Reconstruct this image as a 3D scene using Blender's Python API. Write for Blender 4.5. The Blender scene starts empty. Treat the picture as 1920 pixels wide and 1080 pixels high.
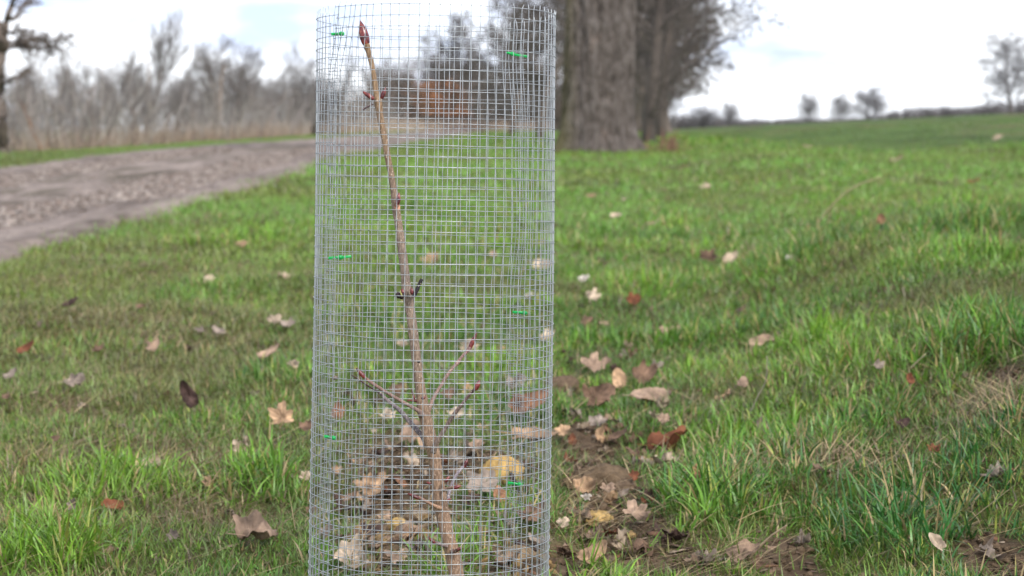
import bpy, math, random
import numpy as np
from mathutils import Vector

random.seed(7)
RNG = np.random.default_rng(11)
C = bpy.context.scene.collection
scene = bpy.context.scene

# ---------------------------------------------------------------- camera
FPX = 4000.0                      # focal length in photograph pixels (75 mm on 36 mm)
EYE = 0.62
PITCH = math.atan(275 / FPX)
cam_d = bpy.data.cameras.new("camera")
cam = bpy.data.objects.new("camera", cam_d)
C.objects.link(cam)
cam.location = (0, 0, EYE)
cam.rotation_euler = (math.pi / 2 - PITCH, 0, 0)
cam_d.sensor_width = 36
cam_d.lens = 75
cam_d.clip_start = 0.05
cam_d.clip_end = 4000
cam_d.dof.use_dof = True
cam_d.dof.focus_distance = 2.68
cam_d.dof.aperture_fstop = 9.5
scene.camera = cam

# ---------------------------------------------------------------- world: bright broken cloud over a pale blue sky
SUN_EL, SUN_AZ = math.radians(38), math.radians(150)     # azimuth measured clockwise from +Y
world = bpy.data.worlds.new("World")
scene.world = world
world.use_nodes = True
wn, wl = world.node_tree.nodes, world.node_tree.links
wn.clear()
w_out = wn.new("ShaderNodeOutputWorld")
w_bg = wn.new("ShaderNodeBackground")
w_bg.inputs["Strength"].default_value = 0.1
sky = wn.new("ShaderNodeTexSky")
sky.sky_type = 'NISHITA'
sky.sun_disc = False
sky.sun_elevation = SUN_EL
sky.sun_rotation = SUN_AZ
tc = wn.new("ShaderNodeTexCoord")
mp = wn.new("ShaderNodeMapping")
mp.inputs["Scale"].default_value = (1.0, 1.0, 3.2)
nz = wn.new("ShaderNodeTexNoise")
nz.inputs["Scale"].default_value = 7.0
nz.inputs["Detail"].default_value = 5.0
nz.inputs["Roughness"].default_value = 0.55
rp = wn.new("ShaderNodeValToRGB")
rp.color_ramp.elements[0].position = 0.39
rp.color_ramp.elements[0].color = (0.12, 0.12, 0.12, 1)
rp.color_ramp.elements[1].position = 0.545
rp.color_ramp.elements[1].color = (1, 1, 1, 1)
mx = wn.new("ShaderNodeMixRGB")
mx.inputs["Color2"].default_value = (10.0, 10.4, 11.0, 1)    # sunlit cloud, before the 0.1 strength
wl.new(tc.outputs["Generated"], mp.inputs["Vector"])
wl.new(mp.outputs["Vector"], nz.inputs["Vector"])
wl.new(nz.outputs["Fac"], rp.inputs["Fac"])
wl.new(rp.outputs["Color"], mx.inputs["Fac"])
cool = wn.new("ShaderNodeMixRGB")                        # the gaps between the clouds are a cool thin blue
cool.blend_type = 'MULTIPLY'
cool.inputs["Fac"].default_value = 1.0
cool.inputs["Color2"].default_value = (0.80, 0.88, 1.45, 1)
wl.new(sky.outputs["Color"], cool.inputs["Color1"])
wl.new(cool.outputs["Color"], mx.inputs["Color1"])
wl.new(mx.outputs["Color"], w_bg.inputs["Color"])
wl.new(w_bg.outputs["Background"], w_out.inputs["Surface"])

sun_d = bpy.data.lights.new("sun", 'SUN')
sun_d.energy = 2.3
sun_d.angle = math.radians(10)
sun_d.color = (1.0, 0.95, 0.87)
sun = bpy.data.objects.new("sun", sun_d)
C.objects.link(sun)
sdir = Vector((math.sin(SUN_AZ) * math.cos(SUN_EL), math.cos(SUN_AZ) * math.cos(SUN_EL), math.sin(SUN_EL)))
sun.rotation_euler = sdir.to_track_quat('Z', 'Y').to_euler()

scene.view_settings.view_transform = 'Standard'
scene.view_settings.look = 'None'
scene.view_settings.exposure = 0.66
scene.view_settings.gamma = 1.0
scene.cycles.use_denoising = True
scene.cycles.max_bounces = 6
scene.cycles.transparent_max_bounces = 4

# ---------------------------------------------------------------- helpers
def setp(o, label=None, cat=None, group=None, kind=None):
    if label: o['label'] = label
    if cat: o['category'] = cat
    if group: o['group'] = group
    if kind: o['kind'] = kind
    return o

def empty(name, loc=(0, 0, 0)):
    o = bpy.data.objects.new(name, None)
    o.empty_display_size = 0.1
    C.objects.link(o)
    o.location = loc
    return o

def mesh_obj(name, v, quads, mat, parent=None, col=None, smooth=True, tris=None):
    """v (n,3) array, quads (m,4), tris (k,3); world coordinates (shifted when the parent is an Empty at a place)."""
    v = np.asarray(v, dtype=np.float32).reshape(-1, 3)
    if parent is not None:
        off = Vector((0, 0, 0)); p = parent
        while p is not None:
            off += p.location; p = p.parent
        v = v - np.array(off, dtype=np.float32)
    me = bpy.data.meshes.new(name)
    q = np.asarray(quads, dtype=np.int32).reshape(-1, 4) if quads is not None else np.zeros((0, 4), np.int32)
    t = np.asarray(tris, dtype=np.int32).reshape(-1, 3) if tris is not None else np.zeros((0, 3), np.int32)
    me.vertices.add(len(v)); me.vertices.foreach_set("co", v.ravel())
    nl = len(q) * 4 + len(t) * 3
    me.loops.add(nl)
    me.loops.foreach_set("vertex_index", np.concatenate([q.ravel(), t.ravel()]).astype(np.int32))
    me.polygons.add(len(q) + len(t))
    ls = np.concatenate([np.arange(len(q)) * 4, len(q) * 4 + np.arange(len(t)) * 3]).astype(np.int32)
    me.polygons.foreach_set("loop_start", ls)
    if smooth:
        me.polygons.foreach_set("use_smooth", np.ones(len(q) + len(t), dtype=bool))
    me.update(calc_edges=True)
    if col is not None:
        a = me.color_attributes.new("tint", 'FLOAT_COLOR', 'POINT')
        c4 = np.ones((len(v), 4), np.float32); c4[:, :3] = col
        a.data.foreach_set("color", c4.ravel())
    me.materials.append(mat)
    o = bpy.data.objects.new(name, me)
    C.objects.link(o)
    if parent is not None: o.parent = parent
    return o

class MB:
    def __init__(s): s.v, s.q, s.c, s.n = [], [], [], 0
    def add(s, v, q, col=(1, 1, 1)):
        v = np.asarray(v, float).reshape(-1, 3)
        s.v.append(v); s.q.append(np.asarray(q, int).reshape(-1, 4) + s.n)
        cc = np.empty((len(v), 3)); cc[:] = col
        s.c.append(cc); s.n += len(v)
    def obj(s, name, mat, parent=None, smooth=True):
        return mesh_obj(name, np.concatenate(s.v), np.concatenate(s.q), mat, parent, np.concatenate(s.c), smooth)

def tube(P, R, sides=6, cap=True):
    """tapered tube along the points P with the radii R"""
    P = np.asarray(P, float); R = np.broadcast_to(np.asarray(R, float), (len(P),))
    T = np.gradient(P, axis=0)
    T /= np.linalg.norm(T, axis=1)[:, None] + 1e-12
    ref = np.array([0.0, 0.0, 1.0]) if abs(T[len(T) // 2][2]) < 0.8 else np.array([0.0, 1.0, 0.0])
    A = np.cross(T, ref); A /= np.linalg.norm(A, axis=1)[:, None] + 1e-12
    B = np.cross(A, T)
    th = np.arange(sides) * 2 * math.pi / sides
    ring = A[:, None, :] * np.cos(th)[None, :, None] + B[:, None, :] * np.sin(th)[None, :, None]
    V = (P[:, None, :] + ring * R[:, None, None]).reshape(-1, 3)
    n = len(P)
    i = np.arange(n - 1)[:, None] * sides; j = np.arange(sides)[None, :]; k = (j + 1) % sides
    Q = np.stack([i + j, i + k, i + sides + k, i + sides + j], -1).reshape(-1, 4)
    if cap:
        V = np.vstack([V, P[0], P[-1]]); a, b = n * sides, n * sides + 1
        js = np.arange(sides); ks = (js + 1) % sides
        Q = np.vstack([Q, np.stack([ks, js, np.full(sides, a), np.full(sides, a)], -1)[:0]])
        # caps as degenerate-free quads: pair up the ring corners with the centre
        if sides % 2 == 0:
            j2 = np.arange(0, sides, 2)
            Q = np.vstack([Q, np.stack([(j2 + 2) % sides, (j2 + 1) % sides, j2, np.full(len(j2), a)], -1)])
            o = (n - 1) * sides
            Q = np.vstack([Q, np.stack([o + j2, o + (j2 + 1) % sides, o + (j2 + 2) % sides, np.full(len(j2), b)], -1)])
    return V, Q

def smooth_path(pts, n):
    """Catmull-Rom resampling of rows of numbers"""
    P = np.asarray(pts, float)
    if len(P) == 2:
        t = np.linspace(0, 1, n)[:, None]; return P[0] * (1 - t) + P[1] * t
    E = np.vstack([2 * P[0] - P[1], P, 2 * P[-1] - P[-2]])
    out = []
    for s in np.linspace(0, len(P) - 1 - 1e-9, n):
        i = int(s); f = s - i
        a, b, c, d = E[i:i + 4]
        out.append(0.5 * ((2 * b) + (-a + c) * f + (2 * a - 5 * b + 4 * c - d) * f * f + (-a + 3 * b - 3 * c + d) * f ** 3))
    return np.array(out)

def _hash(ix, iy, seed):
    n = (ix.astype(np.int64) * 374761393 + iy.astype(np.int64) * 668265263 + seed * 1442695041) & 0x7fffffff
    n = ((n ^ (n >> 13)) * 1274126177) & 0x7fffffff
    return ((n ^ (n >> 16)) & 0xffff) / 65535.0

def vnoise(x, y, seed=0):
    x = np.asarray(x, float); y = np.asarray(y, float)
    ix, iy = np.floor(x), np.floor(y); fx, fy = x - ix, y - iy
    fx = fx * fx * (3 - 2 * fx); fy = fy * fy * (3 - 2 * fy)
    a = _hash(ix, iy, seed); b = _hash(ix + 1, iy, seed); c = _hash(ix, iy + 1, seed); d = _hash(ix + 1, iy + 1, seed)
    return (a * (1 - fx) + b * fx) * (1 - fy) + (c * (1 - fx) + d * fx) * fy - 0.5

def fbm(x, y, seed=0, o=3):
    r = 0; a = 1
    for k in range(o):
        r = r + a * vnoise(x * 2 ** k, y * 2 ** k, seed + 17 * k); a *= 0.5
    return r

def sstep(a, b, x):
    t = np.clip((np.asarray(x, float) - a) / (b - a), 0, 1); return t * t * (3 - 2 * t)

# ---------------------------------------------------------------- the lie of the land
_D = np.array([0.5, 1.5, 2.8, 4, 6, 8, 12, 18, 30, 50, 80, 150, 220, 400, 1500.])
_R = np.array([5100, 1880, 1150, 868, 648, 540, 425, 352, 288, 263, 252, 246, 251, 259, 264.])
_Z = EYE - np.tan(PITCH + np.arctan((_R - 540) / FPX)) * _D
_Z[0] = _Z[1] = _Z[2] - 0.005

def base_h(X, Y):
    d = np.clip(Y, 0.5, 1500)
    z = np.interp(np.log(d), np.log(_D), _Z)
    crest = 3.2 + 0.03 * (d - 13)
    z = z + 0.10 * np.exp(-((X - crest + 0.5) / 1.0) ** 2) * sstep(5, 11, d)        # low bank of the verge
    z = z - 0.03 * np.exp(-((X - crest - 1.6) / 1.6) ** 2) * sstep(5, 11, d)
    rise = 0.046 * np.clip(X - crest - 1.0, 0, 60)
    z = z + rise * sstep(14, 30, d) * (1 - sstep(200, 500, d))
    return z

def patches_field(X, Y, lst):
    f = np.zeros(np.shape(X))
    for (cx, cy, rx, ry, s, a) in lst:
        dx, dy = X - cx, Y - cy
        if a:
            dx, dy = dx * math.cos(a) + dy * math.sin(a), -dx * math.sin(a) + dy * math.cos(a)
        f = np.maximum(f, s * np.exp(-((dx / rx) ** 2 + (dy / ry) ** 2)))
    return f

def ray(px, row):
    u = (px - 960) / FPX; v = (540 - row) / FPX
    d = np.array([u, math.cos(PITCH) + v * math.sin(PITCH), -math.sin(PITCH) + v * math.cos(PITCH)])
    return d

def P(px, row, depth):
    return np.array([0, 0, EYE]) + ray(px, row) * depth

def ground_at(px, row, h=None):
    d = ray(px, row); h = h or base_h
    ts = np.exp(np.linspace(math.log(1.5), math.log(400), 1500))
    z = EYE + d[2] * ts; g = h(d[0] * ts, d[1] * ts)
    k = np.argmax(z < g)
    if z[k] >= g[k]: k = len(ts) - 1
    return d[0] * ts[k], d[1] * ts[k]

def patch(px, row, rx, ry, s=1.0, ang=0.0):
    x, y = ground_at(px, row)
    return (x, y, rx * y / FPX, ry * y * y / (FPX * 0.62), s, ang)

BARE = [patch(760, 960, 110, 95), patch(720, 880, 70, 40, .9), patch(1000, 1060, 130, 60, .85), patch(1130, 900, 75, 60, 1.),
        patch(1160, 990, 105, 65, 1.), patch(1110, 820, 75, 55, .75), patch(1240, 1050, 110, 28, .85), patch(1090, 700, 50, 30, .45), patch(1250, 860, 70, 22, .7), patch(1485, 1045, 70, 42, 1.), patch(1880, 1075, 90, 40, 1.),
        patch(1900, 870, 55, 40, .8), patch(1060, 740, 40, 22, .7), patch(900, 900, 130, 40, .75), patch(1330, 1075, 60, 20, .7),
        patch(1640, 930, 45, 14, .5), patch(1600, 415, 50, 7, .6), patch(1270, 315, 45, 5, .7), patch(1115, 395, 24, 5, .5),
        patch(640, 690, 40, 10, .3), patch(740, 740, 60, 12, .4)]
STRAW = [patch(330, 860, 90, 28, .9, 0.5), patch(390, 950, 100, 22, .9, 0.4), patch(60, 870, 60, 22, .6), patch(240, 700, 60, 14, .5),
         patch(180, 610, 150, 14, .7), patch(300, 520, 160, 9, .6), patch(250, 640, 110, 10, .7), patch(110, 760, 90, 12, .7), patch(420, 640, 80, 10, .7), patch(60, 640, 60, 14, .4), patch(100, 530, 120, 16, .5), patch(380, 420, 110, 10, .5),
         patch(80, 490, 110, 8, .6), patch(1560, 930, 110, 16, .9, -0.6), patch(1850, 900, 60, 40, .9),
         patch(1230, 1040, 150, 40, .8), patch(1100, 1000, 150, 60, .6), patch(1750, 1010, 60, 25, .5), patch(1620, 400, 80, 14, .8),
          patch(700, 900, 90, 50, .5), patch(1420, 770, 60, 14, .4)]
LUSH = [patch(1120, 290, 110, 8, 1.), patch(1240, 272, 60, 6, .9), patch(1750, 560, 170, 22, .8), patch(1500, 640, 150, 20, .7), patch(1300, 560, 150, 18, .6), patch(1200, 520, 120, 16, .6), patch(480, 720, 80, 25, .9), patch(500, 900, 90, 38, 1.), patch(240, 900, 110, 35, .9), patch(90, 1040, 130, 60, 1.),
        patch(340, 560, 150, 22, .8), patch(500, 450, 110, 25, .8), patch(1220, 990, 10, 10, .1), patch(1330, 980, 65, 40, 1.),
        patch(1380, 830, 120, 28, .9), patch(1560, 720, 110, 30, 1.), patch(1650, 1010, 130, 45, 1.), patch(1780, 760, 130, 40, .9),
        patch(1750, 640, 150, 30, .8), patch(1300, 690, 90, 22, .6), patch(1820, 420, 140, 26, 1.), patch(1650, 500, 180, 22, .8),
        patch(1450, 560, 160, 18, .6), patch(1380, 270, 150, 18, .9), patch(1100, 640, 60, 20, .6), patch(800, 600, 120, 30, .5),
        patch(1250, 460, 160, 20, .5), patch(590, 1010, 60, 40, .9), patch(400, 1060, 160, 30, .8)]

def track_edges(Y):
    near = -2.17 - 0.10 * sstep(16, 8, Y) + 0.13 * fbm(Y * 0.9, Y * 0 + 3.1, 5) + .07 * fbm(Y * 5, Y * 0 + 1.7, 8)
    near = near + 0.25 * sstep(28, 80, Y)
    far = -5.35 + 0.75 * sstep(24, 60, Y) + 0.16 * fbm(Y * 0.7, Y * 0 + 9.1, 6) + .10 * fbm(Y * 3, Y * 0 + 4.7, 9)
    return near, far

def on_track(X, Y, m=0.0):
    n, f = track_edges(Y)
    return np.minimum(sstep(n + m + .12, n + m - .12, X), sstep(f - m - .12, f - m + .12, X))

def H(X, Y):
    X = np.asarray(X, float); Y = np.asarray(Y, float)
    z = base_h(X, Y)
    near = sstep(14, 7, Y)
    tr = on_track(X, Y)
    z = z + (1 - tr) * (0.055 * fbm(X * 1.3 + Y * .5, Y * 1.1 - X * .4, 1, 2) + 0.030 * near * fbm(X * 4.5, Y * 4.5, 2, 2))
    z = z + .21 * sstep(.32, 1.15, X - .08 * (Y - 4)) * sstep(2.8, 3.7, Y) * sstep(13, 7, Y)
    z = z - .035 * np.exp(-((X - .17 - .02 * (Y - 4)) / .13) ** 2) * sstep(2.9, 3.3, Y) * sstep(6.0, 4.6, Y)          # bank on the right
    b = patches_field(X, Y, BARE) * near
    z = z - 0.012 * b + b * (0.022 * fbm(X * 16, Y * 16, 3, 3)) 
    # ruts beside the field on the right
    rut = np.exp(-((X - (0.36 + (Y - 2.9) * 0.42)) / 0.09) ** 2) * sstep(4.6, 3.6, Y)
    z = z - 0.03 * rut
    return z

# ---------------------------------------------------------------- materials
def mat(name):
    m = bpy.data.materials.new(name); m.use_nodes = True
    n, l = m.node_tree.nodes, m.node_tree.links
    b = n["Principled BSDF"]; b.inputs["Roughness"].default_value = 0.8
    b.inputs["Specular IOR Level"].default_value = 0.25
    return m, n, l, b

def noise(n, l, scale, detail=4, rough=.55, coord="Object", stretch=None):
    t = n.new("ShaderNodeTexCoord"); z = n.new("ShaderNodeTexNoise")
    z.inputs["Scale"].default_value = scale; z.inputs["Detail"].default_value = detail; z.inputs["Roughness"].default_value = rough
    if stretch:
        mpn = n.new("ShaderNodeMapping"); mpn.inputs["Scale"].default_value = stretch
        l.new(t.outputs[coord], mpn.inputs[0]); l.new(mpn.outputs[0], z.inputs["Vector"])
    else:
        l.new(t.outputs[coord], z.inputs["Vector"])
    return z

def ramp(n, l, fac, stops):
    r = n.new("ShaderNodeValToRGB"); e = r.color_ramp.elements
    while len(e) < len(stops): e.new(0.5)
    for k, (p, c) in enumerate(stops):
        e[k].position = p; e[k].color = (*c, 1)
    l.new(fac, r.inputs["Fac"]); return r

def mult(n, l, a, b, fac=1.0, mode='MULTIPLY'):
    m = n.new("ShaderNodeMixRGB"); m.blend_type = mode; m.inputs["Fac"].default_value = fac
    l.new(a, m.inputs["Color1"]); l.new(b, m.inputs["Color2"]); return m

def bump(n, l, b, h, strength=.5, dist=.01):
    k = n.new("ShaderNodeBump"); k.inputs["Strength"].default_value = strength; k.inputs["Distance"].default_value = dist
    l.new(h, k.inputs["Height"]); l.new(k.outputs["Normal"], b.inputs["Normal"]); return k

def tinted(name, scale, lo, hi, rough=.8, bs=.5, bd=.01, stretch=None, translucent=0.0, spec=.25, detail=5, coord="Object"):
    """the mesh's own tint times a noise between the greys lo and hi, with bump"""
    m, n, l, b = mat(name)
    b.inputs["Roughness"].default_value = rough; b.inputs["Specular IOR Level"].default_value = spec
    at = n.new("ShaderNodeAttribute"); at.attribute_name = "tint"
    z = noise(n, l, scale, detail, .6, coord, stretch)
    r = ramp(n, l, z.outputs["Fac"], [(0.3, (lo,) * 3), (0.7, (hi,) * 3)])
    mm = mult(n, l, at.outputs["Color"], r.outputs["Color"])
    l.new(mm.outputs["Color"], b.inputs["Base Color"])
    if bs: bump(n, l, b, z.outputs["Fac"], bs, bd)
    if translucent:
        t = n.new("ShaderNodeBsdfTranslucent"); l.new(mm.outputs["Color"], t.inputs["Color"])
        s = n.new("ShaderNodeMixShader"); s.inputs["Fac"].default_value = translucent
        l.new(b.outputs[0], s.inputs[1]); l.new(t.outputs[0], s.inputs[2])
        l.new(s.outputs[0], n["Material Output"].inputs["Surface"])
    return m

M_GRASS = tinted("grass_blades", 30, .8, 1.2, rough=.42, bs=0, translucent=.3, spec=.5, detail=2)
M_STRAW = tinted("dry_straw", 40, .8, 1.2, rough=.75, bs=0, translucent=.15)
M_GROUND = tinted("soil_and_thatch", 26, .5, 1.35, rough=.95, bs=.9, bd=.02, spec=.1, detail=9)
M_TRACK = tinted("trodden_earth", 5, .72, 1.2, rough=.95, bs=.8, bd=.03, spec=.1, detail=10, stretch=(3.4, .8, 1))
M_LEAF = tinted("dead_leaf", 60, .62, 1.2, rough=.75, bs=.6, bd=.002, translucent=.12)
M_CLOD = tinted("soil_crumb", 90, .6, 1.25, rough=.95, bs=.8, bd=.006, spec=.1)
M_BARK = tinted("winter_bark", 14, .6, 1.3, rough=.9, bs=.6, bd=.02, stretch=(1, 1, .25))
M_TWIG = tinted("bare_twigs", 3, .8, 1.2, rough=.9, bs=0)

# old trunk: furrowed bark, pale scars, green algae on one side
M_OLD, n, l, b = mat("furrowed_bark")
z1 = noise(n, l, 13, 7, .65, stretch=(1, 1, .42)); z2 = noise(n, l, 5.5, 4, .6, stretch=(1, 1, .5)); z3 = noise(n, l, 45, 5, .6, stretch=(1, 1, .3))
c1 = ramp(n, l, z1.outputs["Fac"], [(.33, (.075, .06, .05)), (.5, (.175, .145, .125)), (.66, (.29, .25, .225))])
c2 = ramp(n, l, z2.outputs["Fac"], [(.35, (.8, .8, .8)), (.62, (1.0, 1.0, 1.0)), (.72, (1.5, 1.42, 1.38))])
mm = mult(n, l, c1.outputs[0], c2.outputs[0])
sx = n.new("ShaderNodeSeparateXYZ"); tcx = n.new("ShaderNodeTexCoord"); l.new(tcx.outputs["Object"], sx.inputs[0])
mr = n.new("ShaderNodeMapRange"); mr.inputs[1].default_value = -.25; mr.inputs[2].default_value = -.5; l.new(sx.outputs["X"], mr.inputs[0])
ag = n.new("ShaderNodeMixRGB"); ag.inputs["Color2"].default_value = (.14, .13, .045, 1)
mlt = n.new("ShaderNodeMath"); mlt.operation = 'MULTIPLY'; mlt.inputs[1].default_value = .7; l.new(mr.outputs[0], mlt.inputs[0])
l.new(mlt.outputs[0], ag.inputs["Fac"]); l.new(mm.outputs[0], ag.inputs["Color1"]); l.new(ag.outputs[0], b.inputs["Base Color"])
ad = n.new("ShaderNodeMath"); l.new(z1.outputs["Fac"], ad.inputs[0]); l.new(z3.outputs["Fac"], ad.inputs[1])
bump(n, l, b, ad.outputs[0], 1.0, .09)

# sapling bark: smooth grey-brown above, finely fissured copper-brown below, pale lenticels
M_STEM, n, l, b = mat("sapling_bark")
at = n.new("ShaderNodeAttribute"); at.attribute_name = "tint"
z1 = noise(n, l, 700, 3, .6, stretch=(1, 1, .22)); z2 = noise(n, l, 60, 3, .5, stretch=(1, 1, .3))
c1 = ramp(n, l, z1.outputs["Fac"], [(.36, (.6, .58, .56)), (.5, (1, 1, 1)), (.66, (1.55, 1.6, 1.62))])
c2 = ramp(n, l, z2.outputs["Fac"], [(.3, (.85, .86, .9)), (.7, (1.12, 1.08, 1.02))])
mA = mult(n, l, at.outputs["Color"], c1.outputs[0], 1.0); mB = mult(n, l, mA.outputs[0], c2.outputs[0])
fx = n.new("ShaderNodeAttribute"); fx.attribute_name = "tint"
vo = n.new("ShaderNodeTexVoronoi"); vo.inputs["Scale"].default_value = 210
tt = n.new("ShaderNodeTexCoord"); mpv = n.new("ShaderNodeMapping"); mpv.inputs["Scale"].default_value = (1, 1, .75)
l.new(tt.outputs["Object"], mpv.inputs[0]); l.new(mpv.outputs[0], vo.inputs["Vector"])
lr = ramp(n, l, vo.outputs["Distance"], [(.10, (1, 1, 1)), (.17, (0, 0, 0))])
ln = n.new("ShaderNodeMixRGB"); ln.inputs["Color2"].default_value = (.62, .5, .38, 1)
lf = n.new("ShaderNodeMath"); lf.operation = 'MULTIPLY'; lf.inputs[1].default_value = .75; l.new(lr.outputs[0], lf.inputs[0])
l.new(lf.outputs[0], ln.inputs["Fac"]); l.new(mB.outputs[0], ln.inputs["Color1"]); l.new(ln.outputs[0], b.inputs["Base Color"])
b.inputs["Roughness"].default_value = .6
bump(n, l, b, z1.outputs["Fac"], .45, .0012)

M_BUD, n, l, b = mat("sticky_bud_scales")
z1 = noise(n, l, 260, 3, .5, stretch=(1, 1, .6))
c1 = ramp(n, l, z1.outputs["Fac"], [(.35, (.045, .008, .010)), (.55, (.16, .025, .022)), (.72, (.30, .085, .055))])
l.new(c1.outputs[0], b.inputs["Base Color"]); b.inputs["Roughness"].default_value = .3; b.inputs["Specular IOR Level"].default_value = .55
bump(n, l, b, z1.outputs["Fac"], .5, .001)

M_WIRE, n, l, b = mat("galvanised_wire")
z1 = noise(n, l, 120, 3, .6)
c1 = ramp(n, l, z1.outputs["Fac"], [(.3, (.32, .34, .345)), (.7, (.49, .51, .515))])
l.new(c1.outputs[0], b.inputs["Base Color"]); b.inputs["Metallic"].default_value = .55; b.inputs["Roughness"].default_value = .42

M_TIE, n, l, b = mat("green_plastic")
z1 = noise(n, l, 400, 2)
c1 = ramp(n, l, z1.outputs["Fac"], [(.3, (.0, .30, .055)), (.7, (.01, .42, .09))])
l.new(c1.outputs[0], b.inputs["Base Color"]); b.inputs["Roughness"].default_value = .35; b.inputs["Specular IOR Level"].default_value = .5

# ---------------------------------------------------------------- ground sheet
def ground_tint(X, Y):
    b = patches_field(X, Y, BARE); s = patches_field(X, Y, STRAW)
    soil = np.array([.074, .051, .033]); clay = np.array([.34, .22, .085]); thatch = np.array([.080, .080, .030])
    green = np.array([.110, .220, .032]); field = np.array([.070, .112, .030])
    far = sstep(7, 30, Y)[..., None]
    g1 = thatch * (1 - .55 * far) + green * (.55 * far)
    n1 = (fbm(X * .8, Y * .35, 21, 3) + .5).clip(0, 1)[..., None]
    g = g1 * (.8 + .5 * n1)
    crest = 3.4 + 0.03 * (Y - 13)
    ff = (sstep(crest - 1, crest + 4, X + .8 * fbm(X * .6, Y * .3, 35, 2)) * sstep(9, 15, Y))[..., None]
    patchy = 1.3 * sstep(.08, .42, fbm(X * .55, Y * .16, 31, 3))[..., None]
    field = field * (.6 + .85 * (fbm(X * 1.6, Y * .4, 33, 3) + .5).clip(0, 1))[..., None]
    g = g * (1 - ff) + ff * (field * (1 - .45 * patchy) + np.array([.15, .11, .065]) * .45 * patchy)
    cl = sstep(-.05, .35, fbm(X * 9, Y * 9, 41, 3))[..., None]
    yel = np.exp(-(((X + 0.10) / .16) ** 2 + ((Y - 3.15) / .32) ** 2))[..., None]
    so = soil * (.8 + .8 * n1); so = so * (1 - cl * yel * .85) + clay * cl * yel * .85
    bb = sstep(.18, .6, b)[..., None]
    g = g * (1 - bb) + so * bb
    ss = (s * .6)[..., None] * (1 - bb)
    g = g * (1 - ss) + np.array([.20, .15, .085]) * ss
    return g

yy = np.concatenate([np.linspace(.6, 2.2, 16)[:-1], np.linspace(2.2, 6, 330)[:-1], np.exp(np.linspace(math.log(6), math.log(1500), 300))])
aa = np.sinh(np.linspace(-1, 1, 421) * 2.2) / math.sinh(2.2) * 1.3
GX = aa[None, :] * (yy[:, None] + 1.0); GY = np.repeat(yy[:, None], len(aa), 1)
GZ = H(GX, GY) - 0.02 * on_track(GX, GY, -.1)
gi = np.arange(len(yy) - 1)[:, None] * len(aa); gj = np.arange(len(aa) - 1)[None, :]
GQ = np.stack([gi + gj, gi + gj + 1, gi + gj + 1 + len(aa), gi + gj + len(aa)], -1).reshape(-1, 4)
g = mesh_obj("ground", np.stack([GX, GY, GZ], -1), GQ, M_GROUND, col=ground_tint(GX, GY).reshape(-1, 3))
setp(g, "soil, thatch and rising green field that everything stands on", kind='structure')

# ---------------------------------------------------------------- the earth track
ty = np.exp(np.linspace(math.log(6), math.log(230), 900)); tu = np.linspace(0, 1, 150)
ne, fe = track_edges(ty)
TX = ne[:, None] + .15 + (fe - ne - .3)[:, None] * tu[None, :]; TY = np.repeat(ty[:, None], 150, 1)
rutp = -.035 * (np.exp(-((tu - .28) / .09) ** 2) + np.exp(-((tu - .72) / .09) ** 2)) + .012
edge = np.minimum(sstep(0, .06, tu), sstep(1, .94, tu))
TZ = H(TX, TY) + (-.03 + (.052 + .02 * fbm(TX * 2.2, TY * .9, 51, 3)) * edge[None, :] + (rutp * edge)[None, :])
nt = (fbm(TX * 1.4, TY * .35, 61, 3) * .6 + fbm(TX * 7, TY * 1.6, 63, 3) * .8 + fbm(TX * 22, TY * 7, 65, 2) * .35 + .5).clip(0, 1)[..., None]
tcol = np.array([.105, .082, .068]) * (1 - nt) + np.array([.285, .232, .198]) * nt
mid = (np.exp(-((tu - .5) / .13) ** 2) * .3)[None, :, None] * sstep(.6, .3, nt)
tcol = tcol * (1 - mid) + np.array([.13, .12, .07]) * mid
ti = np.arange(len(ty) - 1)[:, None] * 150; tj = np.arange(149)[None, :]
TQ = np.stack([ti + tj, ti + 150 + tj, ti + 150 + tj + 1, ti + tj + 1], -1).reshape(-1, 4)
t = mesh_obj("track", np.stack([TX, TY, TZ], -1), TQ, M_TRACK, col=tcol.reshape(-1, 3))
setp(t, "trodden bare earth farm track running away on the left", kind='structure')

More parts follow.
